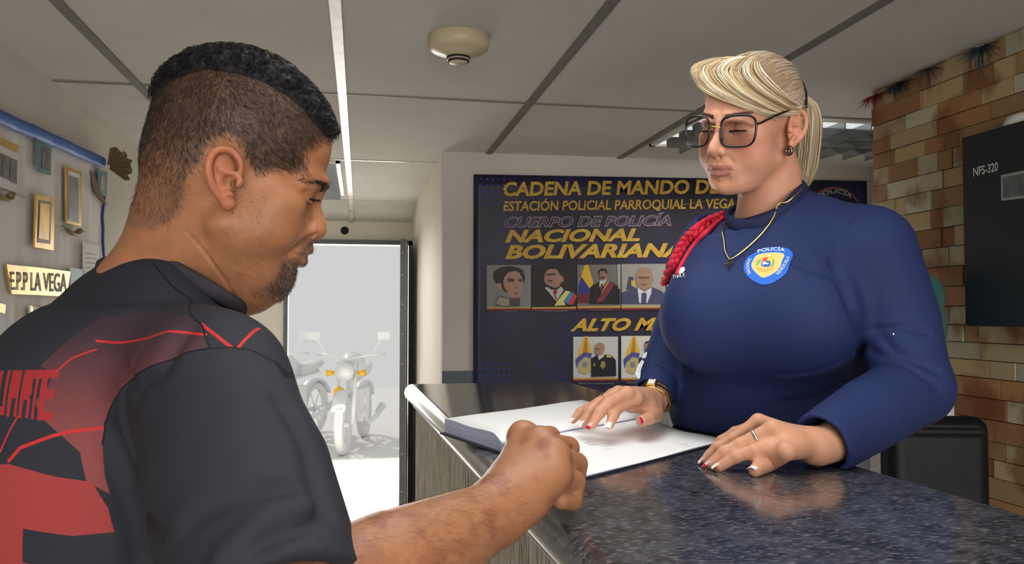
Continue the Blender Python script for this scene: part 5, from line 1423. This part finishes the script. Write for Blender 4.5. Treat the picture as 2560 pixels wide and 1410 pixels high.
OFFI = lambda dx: [
    ('flag', (206, 168, 60), q([(190 + dx, 870), (225 + dx, 865), (275 + dx, 1060), (240 + dx, 1100), (100 + dx, 1120), (130 + dx, 1010)])), ('flag', (166, 120, 44), q([(195 + dx, 880), (215 + dx, 880), (225 + dx, 1050), (170 + dx, 1060)])),
    ('shield', (70, 78, 140), q([(85 + dx, 1130), (180 + dx, 1050), (270 + dx, 1060), (265 + dx, 1120), (190 + dx, 1100), (120 + dx, 1170), (100 + dx, 1240)])),
    ('shield', (176, 160, 110), q([(130 + dx, 1170), (190 + dx, 1100), (255 + dx, 1120), (265 + dx, 1260), (200 + dx, 1300), (120 + dx, 1270)])), ('shield', (120, 124, 130), q([(165 + dx, 1160), (220 + dx, 1160), (220 + dx, 1220), (165 + dx, 1220)])),
    ('uniform', (22, 24, 32), q([(265 + dx, 1330), (262 + dx, 1120), (330 + dx, 1085), (420 + dx, 1075), (500 + dx, 1090), (545 + dx, 1140), (550 + dx, 1320)])), ('shirt', (186, 182, 176), q([(340 + dx, 1090), (420 + dx, 1060), (405 + dx, 1100), (350 + dx, 1140)])),
    ('epaulette', (190, 160, 60), q([(430 + dx, 1085), (490 + dx, 1090), (500 + dx, 1112), (440 + dx, 1108)])), ('medal', (140, 124, 70), q([(380 + dx, 1150), (420 + dx, 1150), (430 + dx, 1210), (395 + dx, 1240), (365 + dx, 1210)])), ('medal', (120, 110, 80), q([(285 + dx, 1170), (310 + dx, 1170), (310 + dx, 1210), (285 + dx, 1210)]))]
portrait(1433, 842, 1545, 945, (186, 184, 182), OFFI(0) + [('face', (156, 120, 98), q([(305, 1000), (320, 955), (365, 938), (410, 960), (420, 1010), (395, 1070), (350, 1085), (315, 1050)])), ('features', (110, 78, 64), q([(318, 1005), (370, 1005), (368, 1018), (320, 1018)]))])
portrait(1553, 840, 1666, 945, (196, 192, 186), OFFI(545) + [('face', (160, 112, 96), q([(870, 1000), (880, 950), (930, 935), (970, 960), (975, 1020), (950, 1075), (900, 1080)])), ('hair', (34, 30, 30), q([(868, 960), (880, 930), (930, 918), (972, 940), (970, 965), (930, 938), (885, 950)]))])
for x0, x1, y in ((1258, 1292, 777), (1357, 1420, 776), (1476, 1530, 773), (1574, 1650, 771), (1445, 1535, 957), (1566, 1650, 955)):
    a = [TB(.001)(x0, y + 3), TB(.001)(x1, y + 3), TB(.001)(x1, y), TB(.001)(x0, y)]; child(MB().add(a, [(0, 1, 2, 3)]).build('caption_bar', mat('caption_grey', lin(84, 84, 104), .5)), ban)
tag(MB().lathe([(0, .004), (.006, .003), (.007, 0)], (on_y(1160, 423, 3.9)), np.array([[1, 0, 0], [0, 0, 1], [0, -1, 0]]), 10).build('nail', mat('rusty_nail', lin(70, 56, 46), .6)), 'small dark nail in the plaster above the corner of the banner', 'nail')

# ------------------------------------------------------------------ the notice board on the left wall
XW = -1.02
def TW(o): return lambda x, y: on_x(x, y, XW + o)
cu = MB(); V = []; Fc = []; ny_, nz_ = 220, 16
for j in range(nz_ + 1):
    for i in range(ny_ + 1):
        y = 1.9 + 1.575 * i / ny_; v = j / nz_; zt_ = 2.0 + .035 * (y - 2.5); z_ = .9 + (zt_ - .9) * v
        fold = .012 + .0030 * sin(y * 37 + 1.6 * sin(y * 7)) * (.4 + .6 * sin(y * 5.3) ** 2) + .0014 * sin(y * 83 + 1.3 + v) + .003 * sin(y * 17 + 1)
        V.append((XW + fold * (1 - .35 * v), y + .004 * sin(v * 5 + y * 20), z_))
for j in range(nz_):
    for i in range(ny_): p = j * (ny_ + 1) + i; Fc.append((p, p + ny_ + 1, p + ny_ + 2, p + 1))
tag(mesh_obj('wall_drape', V, Fc, mat('white_drape', lin(226, 222, 218), .85), None, True), 'pale grey gathered cloth covering the notice board on the left wall', 'drape')
def strip3(pts, wd, x, th=.004):
    """band of cloth along wall points (y,z)"""
    P = catmull([(a, b) for a, b in pts], 8); T = np.gradient(P, axis=0); T /= np.linalg.norm(T, axis=1)[:, None]; N = np.stack([-T[:, 1], T[:, 0]], 1); V = []; Fc = []; n = len(P)
    for i in range(n):
        wv = .003 * sin(i * .9) + .002 * sin(i * 2.3)
        for s in (1, .3, -.3, -1): q_ = P[i] + N[i] * wd * s / 2; V.append((x + wv * (1 - s * .3) + (.004 if abs(s) < .5 else 0), q_[0], q_[1]))
    for i in range(n - 1):
        for k in range(3): Fc.append((i * 4 + k, i * 4 + k + 1, i * 4 + k + 5, i * 4 + k + 4))
    return V, Fc
V, Fc = strip3([(1.9, 1.968), (2.2, 1.985), (2.515, 1.994), (2.8, 2.008), (3.1, 2.02), (3.46, 2.036)], .042, XW + .03)
o = mesh_obj('blue_ribbon', V, Fc, mat('blue_satin', lin(66, 104, 184), .55), None, True); o.modifiers.new('t', 'SOLIDIFY').thickness = .003; tag(o, 'wide blue ribbon along the top edge of the draped board', 'ribbon')
V, Fc = strip3([(3.487, 2.0), (3.49, 1.7), (3.487, 1.4), (3.487, .9)], .030, XW + .016)
o = mesh_obj('blue_ribbon', V, Fc, mat('navy_satin', lin(44, 62, 128), .6), None, True); o.modifiers.new('t', 'SOLIDIFY').thickness = .003; tag(o, 'narrow dark blue ribbon running down the right end of the draped board', 'ribbon')
# pleated fan
fc_ = on_x(264, 415, XW + .03); fan = MB(); V = []; Fc = []
for i in range(15):
    a = radians(-40 + 122 * i / 14); rr = .125 + .01 * sin(i * 2.1); fd2 = .012 if i % 2 else -.004
    V.append(fc_ + np.array([.010 * cos(a), .02 + fd2 * .3, .010 * sin(a)])); V.append(fc_ + np.array([rr * .72 * cos(a), .02 + fd2 * 1.6, rr * .66 * sin(a)]))
for i in range(14): Fc.append((2 * i, 2 * i + 1, 2 * i + 3, 2 * i + 2))
o = mesh_obj('paper_fan', V, Fc, mat('olive_paper', lin(122, 108, 74), .7)); o.modifiers.new('t', 'SOLIDIFY').thickness = .0015; tag(o, 'pleated olive paper fan at the far top corner of the board', 'fan')
def card(name, px, m, label, cat, parts=(), th=.006, off=.026):
    T = TW(off); c = np.mean([T(*p) for p in px], 0); t = empty(name, c); tag(t, label, cat)
    V = [T(*p) for p in px] + [T(*p) - np.array([th, 0, 0]) for p in px]; n = len(px)
    child(MB().add(V, [tuple(range(n)), tuple(range(2 * n - 1, n - 1, -1))] + [(i, n + i, n + (i + 1) % n, (i + 1) % n) for i in range(n)]).build('board', m), t)
    for k, (pn, pp, pmt) in enumerate(parts): flat_poly(pn, pp, TW(off + .001 * (k + 1)), pmt, t)
    return t
m_gold2 = mat('gold_foil', lin(206, 164, 84), .35, .55, noise=(9, .3)); m_teal = mat('teal_card', lin(92, 128, 136), .6, noise=(30, .3)); m_pap = mat('white_paper', lin(216, 212, 206), .7)
m_ph = mat('dark_photo', lin(58, 54, 52), .4, noise=(60, .8, 3), tint=lin(140, 132, 124)); m_gg = mat('grey_green_photo', lin(104, 114, 104), .4, noise=(24, .7, 3), tint=lin(150, 150, 144))
card('photo_board', [(-30, 478 - 22), (40, 482), (47, 362), (-30, 326)], m_pap, 'white board with a row of small dark photos under a gold border', 'board', [
    ('gold_border', [(-30, 348), (45, 384), (47, 364), (-30, 328)], m_gold2), ('photo', [(-8, 438), (3, 442), (4, 384), (-8, 378)], m_ph), ('photo', [(6, 443), (22, 450), (24, 392), (7, 385)], m_ph), ('photo', [(26, 453), (42, 460), (44, 402), (28, 395)], m_ph)])
card('portrait_card', [(98, 430), (127, 438), (129, 362), (99, 352)], m_teal, 'teal bordered portrait card hanging just below the blue ribbon', 'card', [('picture', [(104, 421), (123, 428), (125, 372), (105, 364)], m_ph)])
card('gold_plaque', [(87, 618), (134, 626), (137, 496), (91, 485)], m_gold2, 'plain gold plaque with a grey inner border on the drape', 'plaque', [('inner_border', [(94, 606), (126, 610), (129, 505), (98, 500)], mat('grey_border', lin(120, 108, 84), .5)), ('inner_panel', [(97, 596), (122, 600), (125, 511), (101, 507)], m_gold2)])
card('framed_photo', [(167, 558), (203, 566), (204, 430), (166, 416)], m_gold2, 'gold framed grey photo of a figure, right of the gold plaque', 'picture', [('mat_board', [(170, 552), (198, 558), (199, 436), (170, 426)], m_pap), ('photo', [(172, 548), (196, 554), (197, 446), (173, 438)], m_gg)])
card('portrait_card', [(247, 488), (267, 492), (269, 430), (247, 424)], m_teal, 'small teal portrait card under the paper fan', 'card', [('picture', [(251, 474), (261, 476), (262, 442), (252, 438)], mat('pale_photo', lin(168, 156, 120), .5, noise=(40, .5, 3), tint=lin(110, 108, 92)))])
nts = card('notice_sheet', [(210, 720), (250, 722), (250, 616), (211, 604)], m_pap, 'printed white notice sheet low on the right end of the drape', 'notice', [('text_line', [(216, 634 + 12 * k), (240, 637 + 11 * k), (240, 635.5 + 11 * k), (216, 632.5 + 12 * k)], mat('grey_ink', lin(140, 138, 136), .7)) for k in range(6)])
card('blue_card', [(178, 720), (206, 722), (207, 674), (177, 668)], mat('pale_blue_card', lin(180, 200, 206), .6), 'pale blue card right of the gold lettered sign', 'card')
card('framed_notice', [(76, 860), (130, 860), (130, 774), (77, 764)], m_pap, 'white notice with a gold edge below the lettered sign', 'notice', [('gold_edge', [(76, 860), (83, 860), (83, 768), (77, 764)], m_gold2)])
card('framed_notice', [(-30, 900), (12, 900), (14, 764), (-30, 752)], mat('bluish_paper', lin(176, 184, 190), .6), 'bluish notice with a gold top corner at the left frame edge', 'notice', [('gold_corner', [(-10, 778), (13, 784), (15, 762), (-10, 755)], m_gold2)])
sg = card('lettered_sign', [(30, 735), (100, 738), (166, 741), (177, 679), (100, 669), (17, 661)], m_gold2, 'gold foil sign with black letters on the drape', 'sign')
T5 = TW(.0275)
text_obj('sign_lettering', 'E.P.P LA VEGA', 47, lambda u, v: T5(27 + u, 724 - v + .085 * u * .45), mat('black_ink', lin(40, 40, 38), .6), sg, width=141, bold=.015)
def scroll(name, px, label, cat, m):
    T = TW(.026); tag(MB().tube(catmull([T(*p) for p in px], 5), [.004 + .011 * sin(pi * i / (5 * (len(px) - 1))) for i in range(5 * (len(px) - 1) + 1)], 6, flat=.4).build(name, m, None, True), label, cat)
m_scr = mat('antique_scroll', lin(130, 112, 76), .5, noise=(40, .4))
scroll('scroll_ornament', [(-30, 470), (0, 486), (10, 498), (22, 496), (30, 484), (62, 492)], 'gold scroll ornament under the photo board', 'ornament', m_scr)
scroll('scroll_ornament', [(155, 563), (168, 570), (180, 584), (192, 584), (200, 574), (212, 580)], 'small gold scroll ornament under the framed photo', 'ornament', m_scr)
scroll('dry_branch', [(226, 426), (234, 450), (242, 480), (256, 502), (265, 512)], 'thin dry branch beside the small teal card', 'branch', mat('dry_twig', lin(120, 108, 90), .8))
tag(MB().span((-.93, 6.18, 1.30), (-.80, 6.199, 1.66)).build('notice_sheet', m_pap), 'white sheet on the far wall left of the doorway', 'notice')

# ------------------------------------------------------------------ ceiling fittings
sd = empty('smoke_detector', on_z(1146, 92, ZC)); c0 = on_z(1146, 92, ZC); tag(sd, 'round cream smoke detector on the ceiling', 'smoke detector')
Rd = np.diag([1, 1, -1.]); m_sd = mat('cream_plastic', lin(192, 178, 148), .35)
child(MB().lathe([(0, 0), (.084, 0), (.086, .004), (.086, .026), (.082, .036), (.070, .043), (.040, .052), (.034, .058), (.0, .058)], c0, Rd, 40).build('housing', m_sd, None, True, sharp=50), sd)
child(MB().lathe([(.033, .058), (.034, .064), (.031, .065)], c0, Rd, 30).lathe([(.029, .066), (.030, .072), (.027, .073)], c0, Rd, 30).build('slot_ring', mat('dark_slot', lin(40, 34, 28), .7)), sd)
child(MB().lathe([(.032, .0635), (.033, .066), (.028, .067)], c0, Rd, 30).lathe([(.0, .0775), (.018, .077), (.026, .074), (.027, .071)], c0, Rd, 30).build('sensor_cap', m_sd, None, True), sd)
def louver(name, x0, x1, y0, y1, nx, ny, label, em, watt=0):
    t = empty(name, ((x0 + x1) / 2, (y0 + y1) / 2, ZC)); tag(t, label, 'ceiling light')
    f = MB(); b_ = .022
    f.span((x0, y0, ZC - .012), (x1, y0 + b_, ZC + .002)).span((x0, y1 - b_, ZC - .012), (x1, y1, ZC + .002)).span((x0, y0, ZC - .012), (x0 + b_, y1, ZC + .002)).span((x1 - b_, y0, ZC - .012), (x1, y1, ZC + .002))
    child(f.build('frame', mat('white_fixture', lin(226, 224, 218), .4)), t)
    child(MB().span((x0 + b_, y0 + b_, ZC - .002), (x1 - b_, y1 - b_, ZC - .001)).build('reflector', mat('light_tray' + name[:1] + str(em), lin(214, 216, 216), .35, emit=((.95, 1, 1), em))), t)
    g = MB(); m_l = mat('louver_mirror', lin(150, 154, 156), .18, .9)
    for i in range(1, nx): x = x0 + b_ + (x1 - x0 - 2 * b_) * i / nx; g.span((x - .003, y0 + b_, ZC - .045), (x + .003, y1 - b_, ZC - .002))
    for j in range(1, ny):
        y = y0 + b_ + (y1 - y0 - 2 * b_) * j / ny
        g.add([(x0 + b_, y - .012, ZC - .002), (x1 - b_, y - .012, ZC - .002), (x1 - b_, y + .012, ZC - .002), (x0 + b_, y + .012, ZC - .002), (x0 + b_, y, ZC - .048), (x1 - b_, y, ZC - .048)], [(0, 4, 5, 1), (3, 2, 5, 4), (0, 3, 4), (1, 5, 2)])
    child(g.build('louver_grid', m_l), t)
    if watt:
        l = bpy.data.lights.new('tube_light', 'AREA'); l.shape = 'RECTANGLE'; l.size = x1 - x0 - .1; l.size_y = y1 - y0 - .1; l.energy = watt; l.color = (1, .98, .95); l.spread = radians(150)
        lo = bpy.data.objects.new('tube_light', l); COL.objects.link(lo); lo.location = ((x0 + x1) / 2, (y0 + y1) / 2, ZC - .052); child(lo, t)
    return t
louver('louvered_light', -.03, .575, -.93, .33, 1, 16, 'added out-of-view louvered ceiling light over the entrance side of the counter', .5, 7)  # unseen fixture, added for downward light on counter and shoulders
louver('louvered_light', -.03, .575, .37, 1.62, 1, 16, 'added out-of-view louvered ceiling light right above the counter', .5, 6)  # second unseen fixture, added to brighten the open book from above
louver('louvered_light', 1.30, 2.52, 2.945, 3.56, 10, 4, 'louvered ceiling light behind the ponytail', .62, 16)
louver('louvered_light', -.70, -.105, 4.24, 5.47, 1, 16, 'louvered ceiling light above the doorway corridor', .25, 12)
r5 = random.Random(4)
for (px, py, col, lab) in ((2187, 238, (120, 30, 46), 'red and black tinsel scrap at the far corner of the stone wall'), (2246, 208, (44, 54, 66), 'dark bushy tinsel scrap second along the ceiling edge of the stone wall'), (2318, 172, (60, 66, 72), 'thin flat tinsel scrap between two bushy ones at the ceiling edge'), (2452, 118, (54, 66, 80), 'blue grey tinsel scrap with hanging threads nearest the right frame edge')):
    c = on_x(px, py, 1.74); P = []
    for i in range(120 if col[0] != 60 else 50):
        a = np.array([r5.gauss(0, .012), r5.gauss(0, .028), -abs(r5.gauss(0, .022))]); s0 = c + np.array([0, a[1] * .4, .0]); P.append([s0, s0 + a * .6 + np.array([-.003, 0, 0]), s0 + a * 1.15])
    if px == 2452:
        for i in range(7): y_ = c[1] + r5.uniform(-.03, .03); P.append([np.array([c[0], y_, c[2]]), np.array([c[0] - .004, y_ + .003, c[2] - .04]), np.array([c[0] - .004, y_, c[2] - r5.uniform(.05, .1)])])
    o = strands('tinsel_scrap', P, .0011, mat('tinsel_%d' % col[0], lin(*col), .3, .4), None); tag(o, lab, 'tinsel')

# ------------------------------------------------------------------ alarm panel on the stone wall
XP = 1.64
pa = on_x(2403, 345, XP); pb = on_x(2420, 815, XP); ytop = pa[1]
ap = empty('alarm_panel', (XP, ytop - .25, pb[2])); tag(ap, 'black wall mounted alarm control panel on the stone wall', 'alarm panel')
m_pan = mat('black_steel', lin(24, 28, 40), .42)
child(MB().span((XP, ytop - .62, pb[2]), (1.76, ytop, pa[2])).build('cabinet', m_pan, None, bevel=.004), ap)
TP = lambda o: (lambda x, y: on_x(x, y, XP - o))
text_obj('panel_lettering', 'NFS-320', 22, lambda u, v: TP(.0012)(2433 + u, 441 - v - .24 * u), mat('pale_ink', lin(188, 190, 192), .5), ap, width=62, bold=.03)
win = flat_poly('display_border', [(2503, 502), (2640, 486), (2640, 410), (2502, 438)], TP(.001), mat('silver_border', lin(150, 150, 150), .4), ap)
flat_poly('display', [(2508, 495), (2640, 480), (2640, 416), (2507, 444)], TP(.0015), mat('grey_display', lin(74, 78, 84), .25, noise=(40, .6, 3), tint=lin(120, 124, 126)), win)
for y0 in (664, 735, 772): flat_poly('seam', [(2416, y0 + 3), (2640, y0 + 6), (2640, y0 + 3.5), (2416, y0)], TP(.0008), mat('seam_black', lin(26, 29, 38), .5), ap)
wd2 = on_x(2540, 297, 1.70); tag(MB().lathe([(.05, 0), (.05, .012), (.042, .026), (.022, .034), (0, .036)], (1.70, wd2[1] - .03, pa[2]), None, 24).build('dome_fitting', mat('white_plastic', lin(214, 212, 206), .4), None, True), 'white rounded fitting on top of the black alarm panel', 'fitting')

# ------------------------------------------------------------------ office chair and water jug behind the officer
oc = empty('office_chair', (1.12, 1.42, .20)); tag(oc, 'black padded office chair between the officer and the stone wall', 'chair')
Pc = at(2335, 1190, 1.86); m_lea = mat('worn_black_leather', lin(15, 17, 21), .5, spec=.25, noise=(20, .25), bump=(200, .2))
yc = radians(-14); Rc = np.array([[cos(yc), -sin(yc), 0], [sin(yc), cos(yc), 0], [0, 0, 1]])
hw = .112
of = Field((-.20, -.08, -.36), (.20, .10, .20), .005)
of.F[:] = 1e3
X, Y, Z_ = np.meshgrid(*of.ax, indexing='ij', sparse=True)
dd = np.maximum(np.maximum(np.abs(X) - (hw - .03), np.abs(Y) - .012), np.abs(Z_ + .10) - (.235 - .03))
qx, qy, qz = np.maximum(np.abs(X) - (hw - .03), 0), np.maximum(np.abs(Y) - .010, 0), np.maximum(np.abs(Z_ + .10) - .205, 0)
of.F = (np.sqrt(qx ** 2 + qy ** 2 + qz ** 2) - .03 + np.minimum(np.maximum(np.maximum(np.abs(X) - (hw - .03), np.abs(Y) - .010), np.abs(Z_ + .10) - .205), 0)).astype(np.float32)
of.tube([(-hw + .02, -.038, .105), (hw - .02, -.038, .105)], .006, .01, cut=True)
oV, oQ = of.mesh(); child(mesh_obj('backrest', oV @ Rc.T + Pc, oQ, m_lea, None, True), oc)
m_cp = mat('chair_plastic', lin(30, 31, 34), .4)
sc_ = Pc + Rc @ np.array([0, -.24, -.42])
child(MB().box(sc_, (.40, .42, .08), Rc).build('seat', m_lea, None, bevel=.03, seg=3), oc)
child(MB().tube([Pc + Rc @ np.array([0, .03, -.2]), Pc + Rc @ np.array([0, .03, -.44]), sc_ + np.array([0, 0, -.05])], .016, 8).build('back_bracket', m_cp), oc)
child(MB().tube([Pc + Rc @ np.array([-hw - .012, .02, -.02]), Pc + Rc @ np.array([-hw - .014, -.04, -.3]), sc_ + Rc @ np.array([-.19, 0, -.02])], .014, 8).build('arm_bracket', mat('grey_steel', lin(96, 98, 100), .3, .8), None, True), oc)
child(MB().tube([sc_ + np.array([0, 0, -.04]), (sc_[0], sc_[1], .27)], .025, 12).build('gas_lift', m_cp), oc)
for k in range(5):
    a = 2 * pi * k / 5 + .3; e_ = np.array([sc_[0] + .24 * cos(a), sc_[1] + .24 * sin(a), .26])
    lg = child(MB().tube([(sc_[0], sc_[1], .30), e_], [.022, .014], 8).build('base_leg', m_cp), oc)
    child(MB().tube([e_ + np.array([-.012 * sin(a), .012 * cos(a), -.032]), e_ + np.array([.012 * sin(a), -.012 * cos(a), -.032])], .027, 14).build('caster', m_cp), lg)
jc = at(2232, 800, 2.36); wj = empty('water_jug', (jc[0], jc[1], jc[2] - .2)); tag(wj, 'teal plastic water jug behind the left elbow of the woman', 'water jug')
m_jug = mat('teal_plastic', lin(56, 128, 120), .2, trans=.35)
tz = on_x(2330, 686, jc[0])[2]; jz = at(2332, 688, 2.36)[2]; rj = .135
child(MB().lathe([(0, jz + .02), (.05, jz + .018), (.10, jz + .004), (rj, jz - .03), (rj, jz - .085), (rj - .008, jz - .095), (rj + .004, jz - .11), (rj + .004, jz - .19), (rj - .008, jz - .2), (rj, jz - .21), (rj, jz - .26), (.1, jz - .30), (.04, jz - .34), (.03, jz - .37), (0, jz - .37)], (jc[0], jc[1], 0), None, 36).build('bottle', m_jug, None, True), wj)
wdp = empty('water_dispenser', (jc[0], jc[1], .2)); tag(wdp, 'pale water dispenser standing below the teal water jug', 'water dispenser')
child(MB().span((jc[0] - .10, jc[1] - .13, .2), (jc[0] + .10, jc[1] + .13, jz - .335)).build('body', mat('dispenser_white', lin(200, 200, 196), .4), None, bevel=.02), wdp)
child(MB().tube([(jc[0] - .10, jc[1] - .05, .85), (jc[0] - .14, jc[1] - .05, .85)], .012, 8).build('tap', mat('tap_blue', lin(50, 80, 160), .4)), wdp)

# ------------------------------------------------------------------ the ledger
A_ = on_z(1112, 1046, ZT + .028); E_ = on_z(1248, 1094, ZT + .026); D_ = on_z(1452, 1190, ZT + .006); C_ = on_z(1822, 1096, ZT + .006)
for p in (A_, E_, D_, C_): p[2] = 0
ex = (D_ - A_) / 2; dx_ = C_ - D_
led = empty('ledger', ((A_ + D_) / 2 + dx_ / 2) * np.array([1, 1, 0]) + np.array([0, 0, ZT])); tag(led, 'large open ledger with blank white pages lying on the counter', 'ledger')
m_page = mat('ledger_page', lin(246, 248, 249), .6); m_edge = mat('page_edge', lin(196, 204, 236), .7, noise=(4, .12, 4, (1, 1, 90)))
def page(nm, s0, s1, zf, shrink=0.0):
    V = []; Fc = []; ns, nt_ = 16, 6
    for j in range(nt_ + 1):
        for i in range(ns + 1):
            s = s0 + (s1 - s0) * i / ns; t = j / nt_; p = A_ + ex * 2 * s + dx_ * (t * .985)
            V.append((p[0], p[1], ZT + zf(s) + .0008 * sin(t * 9 + s * 20)))
    nT = len(V)
    V += [(v[0], v[1], ZT + .0035) for v in V]
    w_ = ns + 1
    for j in range(nt_):
        for i in range(ns): p = j * w_ + i; Fc.append((p, p + 1, p + w_ + 1, p + w_)); Fc.append((nT + p, nT + p + w_, nT + p + w_ + 1, nT + p + 1))
    for i in range(ns): Fc.append((i, nT + i, nT + i + 1, i + 1)); p = nt_ * w_ + i; Fc.append((p, p + 1, nT + p + 1, nT + p))
    for j in range(nt_): p = j * w_; Fc.append((p, p + w_, nT + p + w_, nT + p)); p += ns; Fc.append((p, nT + p, nT + p + w_, p + w_))
    o = child(mesh_obj(nm, V, Fc, m_page), led); o.data.materials.append(m_edge)
    bm = bmesh.new(); bm.from_mesh(o.data); bmesh.ops.recalc_face_normals(bm, faces=bm.faces); bm.to_mesh(o.data); bm.free()
    for k, p in enumerate(o.data.polygons):
        if abs(p.normal.z) < .5: p.material_index = 1
        else: p.use_smooth = True
    return o
zl = lambda s: .0275 - .010 * sm(np.array([s]), .44, .5)[0]
zr = lambda s: .0042 + .0105 * (1 - sm(np.array([s]), .5, .78)[0]) + .004 * np.exp(-((s - .53) / .02) ** 2)
page('page_block', 0.0, .497, zl); page('page_block', .503, 1.0, zr)
cv = MB(); q0, q1, q2, q3 = (A_ - ex * .03 - dx_ * .02, D_ + ex * .012 - dx_ * .004, D_ + ex * .012 + dx_ * .995, A_ - ex * .03 + dx_ * 1.0)
cv.add([(*p[:2], ZT + .0006) for p in (q0, q1, q2, q3)] + [(*p[:2], ZT + .0034) for p in (q0, q1, q2, q3)], [(3, 2, 1, 0), (4, 5, 6, 7), (0, 1, 5, 4), (1, 2, 6, 5), (2, 3, 7, 6), (3, 0, 4, 7)])
child(cv.build('cover', mat('dark_cover', lin(40, 44, 54), .5)), led)
ink = MB(); r6 = random.Random(8)
for px, py, n in ((1440, 1083, 3), (1462, 1088, 2), (1492, 1090, 3), (1700, 1083, 2)):
    for k in range(n):
        a = on_z(px + k * 9, py + k * 3, ZT + .0245); s = np.dot(a - A_, ex) / np.dot(ex, ex) / 2
        z_ = ZT + (zl(s) if s < .5 else zr(s)) + .0012
        ink.tube([(a[0], a[1], z_), (a[0] + .004, a[1] - .002, z_), (a[0] + .007, a[1] + .001, z_), (a[0] + .011, a[1] - .003, z_)], .00025, 4)
child(ink.build('handwriting', mat('pale_blue_ink', lin(150, 166, 178), .6)), led)
# ------------------------------------------------------------------ the yard beyond the doorway
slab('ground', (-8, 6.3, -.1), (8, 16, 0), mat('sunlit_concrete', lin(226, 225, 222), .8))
m_wheel = mat('glare_pale_tyre', lin(222, 222, 222), .7); m_chr = mat('glare_pale_chrome', lin(236, 236, 238), .3, .1); m_bik = mat('glare_pale_paint', lin(220, 222, 224), .35); m_or = mat('orange_lens', lin(244, 190, 40), .3)  # tyres, metal and paint are paled to imitate the doorway's overexposure
def motorcycle(loc, rz, label):
    t = empty('motorcycle'); tag(t, label, 'motorcycle', 'motorcycles parked outside the doorway')
    def pt(nm, mb, m, par=None, sm_=True): o = mb.build(nm, m, par or t, sm_); return o
    for y in (-.62, .62):
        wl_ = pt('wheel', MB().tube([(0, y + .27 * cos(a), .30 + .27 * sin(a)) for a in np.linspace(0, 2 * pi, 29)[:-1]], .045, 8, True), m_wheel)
        sp = MB().tube([(-.06, y, .30), (.06, y, .30)], .03, 10)
        for k in range(6): a = pi * k / 3; sp.tube([(0, y, .3), (0, y + .24 * cos(a), .3 + .24 * sin(a))], .010, 6)
        pt('spokes', sp, m_chr, wl_)
        pt('fender', MB().tube([(0, y + .34 * cos(a), .30 + .34 * sin(a)) for a in np.linspace(.5, 2.6, 12)], .07, 8, flat=.3, up=(1, 0, 0)), m_bik)
    for s in (-1, 1):
        pt('fork', MB().tube([(s * .09, -.62, .30), (s * .09, -.42, .92)], .024, 8), m_chr)
        pt('mirror', MB().tube([(s * .25, -.33, 1.02), (s * .34, -.36, 1.17)], .008, 6).box((s * .37, -.37, 1.20), (.13, .015, .08)), m_chr, None, False)
        pt('turn_signal', MB().tube([(s * .12, -.50, .82), (s * .20, -.52, .82)], [.02, .035], 10), m_or)
    pt('handlebar', MB().tube([(-.36, -.24, 1.0), (-.22, -.36, 1.0), (0, -.40, .95), (.22, -.36, 1.0), (.36, -.24, 1.0)], .014, 8), m_chr)
    pt('headlight', MB().tube([(0, -.60, .84), (0, -.44, .84)], [.10, .07], 16), m_chr)
    pt('indicator_lamp', MB().tube([(-.05, -.625, .63), (-.05, -.60, .63)], [.05, .06], 12), m_or)
    pt('fuel_tank', MB().tube([(0, -.36, .84), (0, -.18, .88), (0, .10, .80)], [.09, .15, .10], 12), m_bik)
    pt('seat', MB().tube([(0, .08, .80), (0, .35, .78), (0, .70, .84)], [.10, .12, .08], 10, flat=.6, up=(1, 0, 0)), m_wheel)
    pt('engine', MB().box((0, -.02, .45), (.26, .36, .34)).tube([(-.16, -.1, .5), (.16, -.1, .5)], .09, 12), m_chr, None, False)
    pt('exhaust', MB().tube([(.12, -.2, .4), (.16, -.1, .25), (.17, .3, .25), (.19, .75, .34)], [.025, .025, .03, .05], 8), m_chr)
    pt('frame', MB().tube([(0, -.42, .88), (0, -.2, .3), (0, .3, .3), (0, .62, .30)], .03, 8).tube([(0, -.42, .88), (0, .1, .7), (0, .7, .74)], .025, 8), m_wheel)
    t.location = loc; t.rotation_euler = (0, 0, rz)
    return t
def copy_tree(o, parent=None):
    c = o.copy(); COL.objects.link(c); c.parent = parent
    for ch in [x for x in list(bpy.data.objects) if x.parent == o]: copy_tree(ch, c)
    return c
mc = motorcycle((-.05, 9.2, 0), radians(-10), 'glare-paled motorcycle seen through the middle of the bright doorway')
mc2 = copy_tree(mc); mc2.location = (-.78, 9.6, 0); mc2.rotation_euler = (0, 0, radians(-24)); mc2['label'] = 'glare-paled motorcycle half hidden behind the chest of the man'
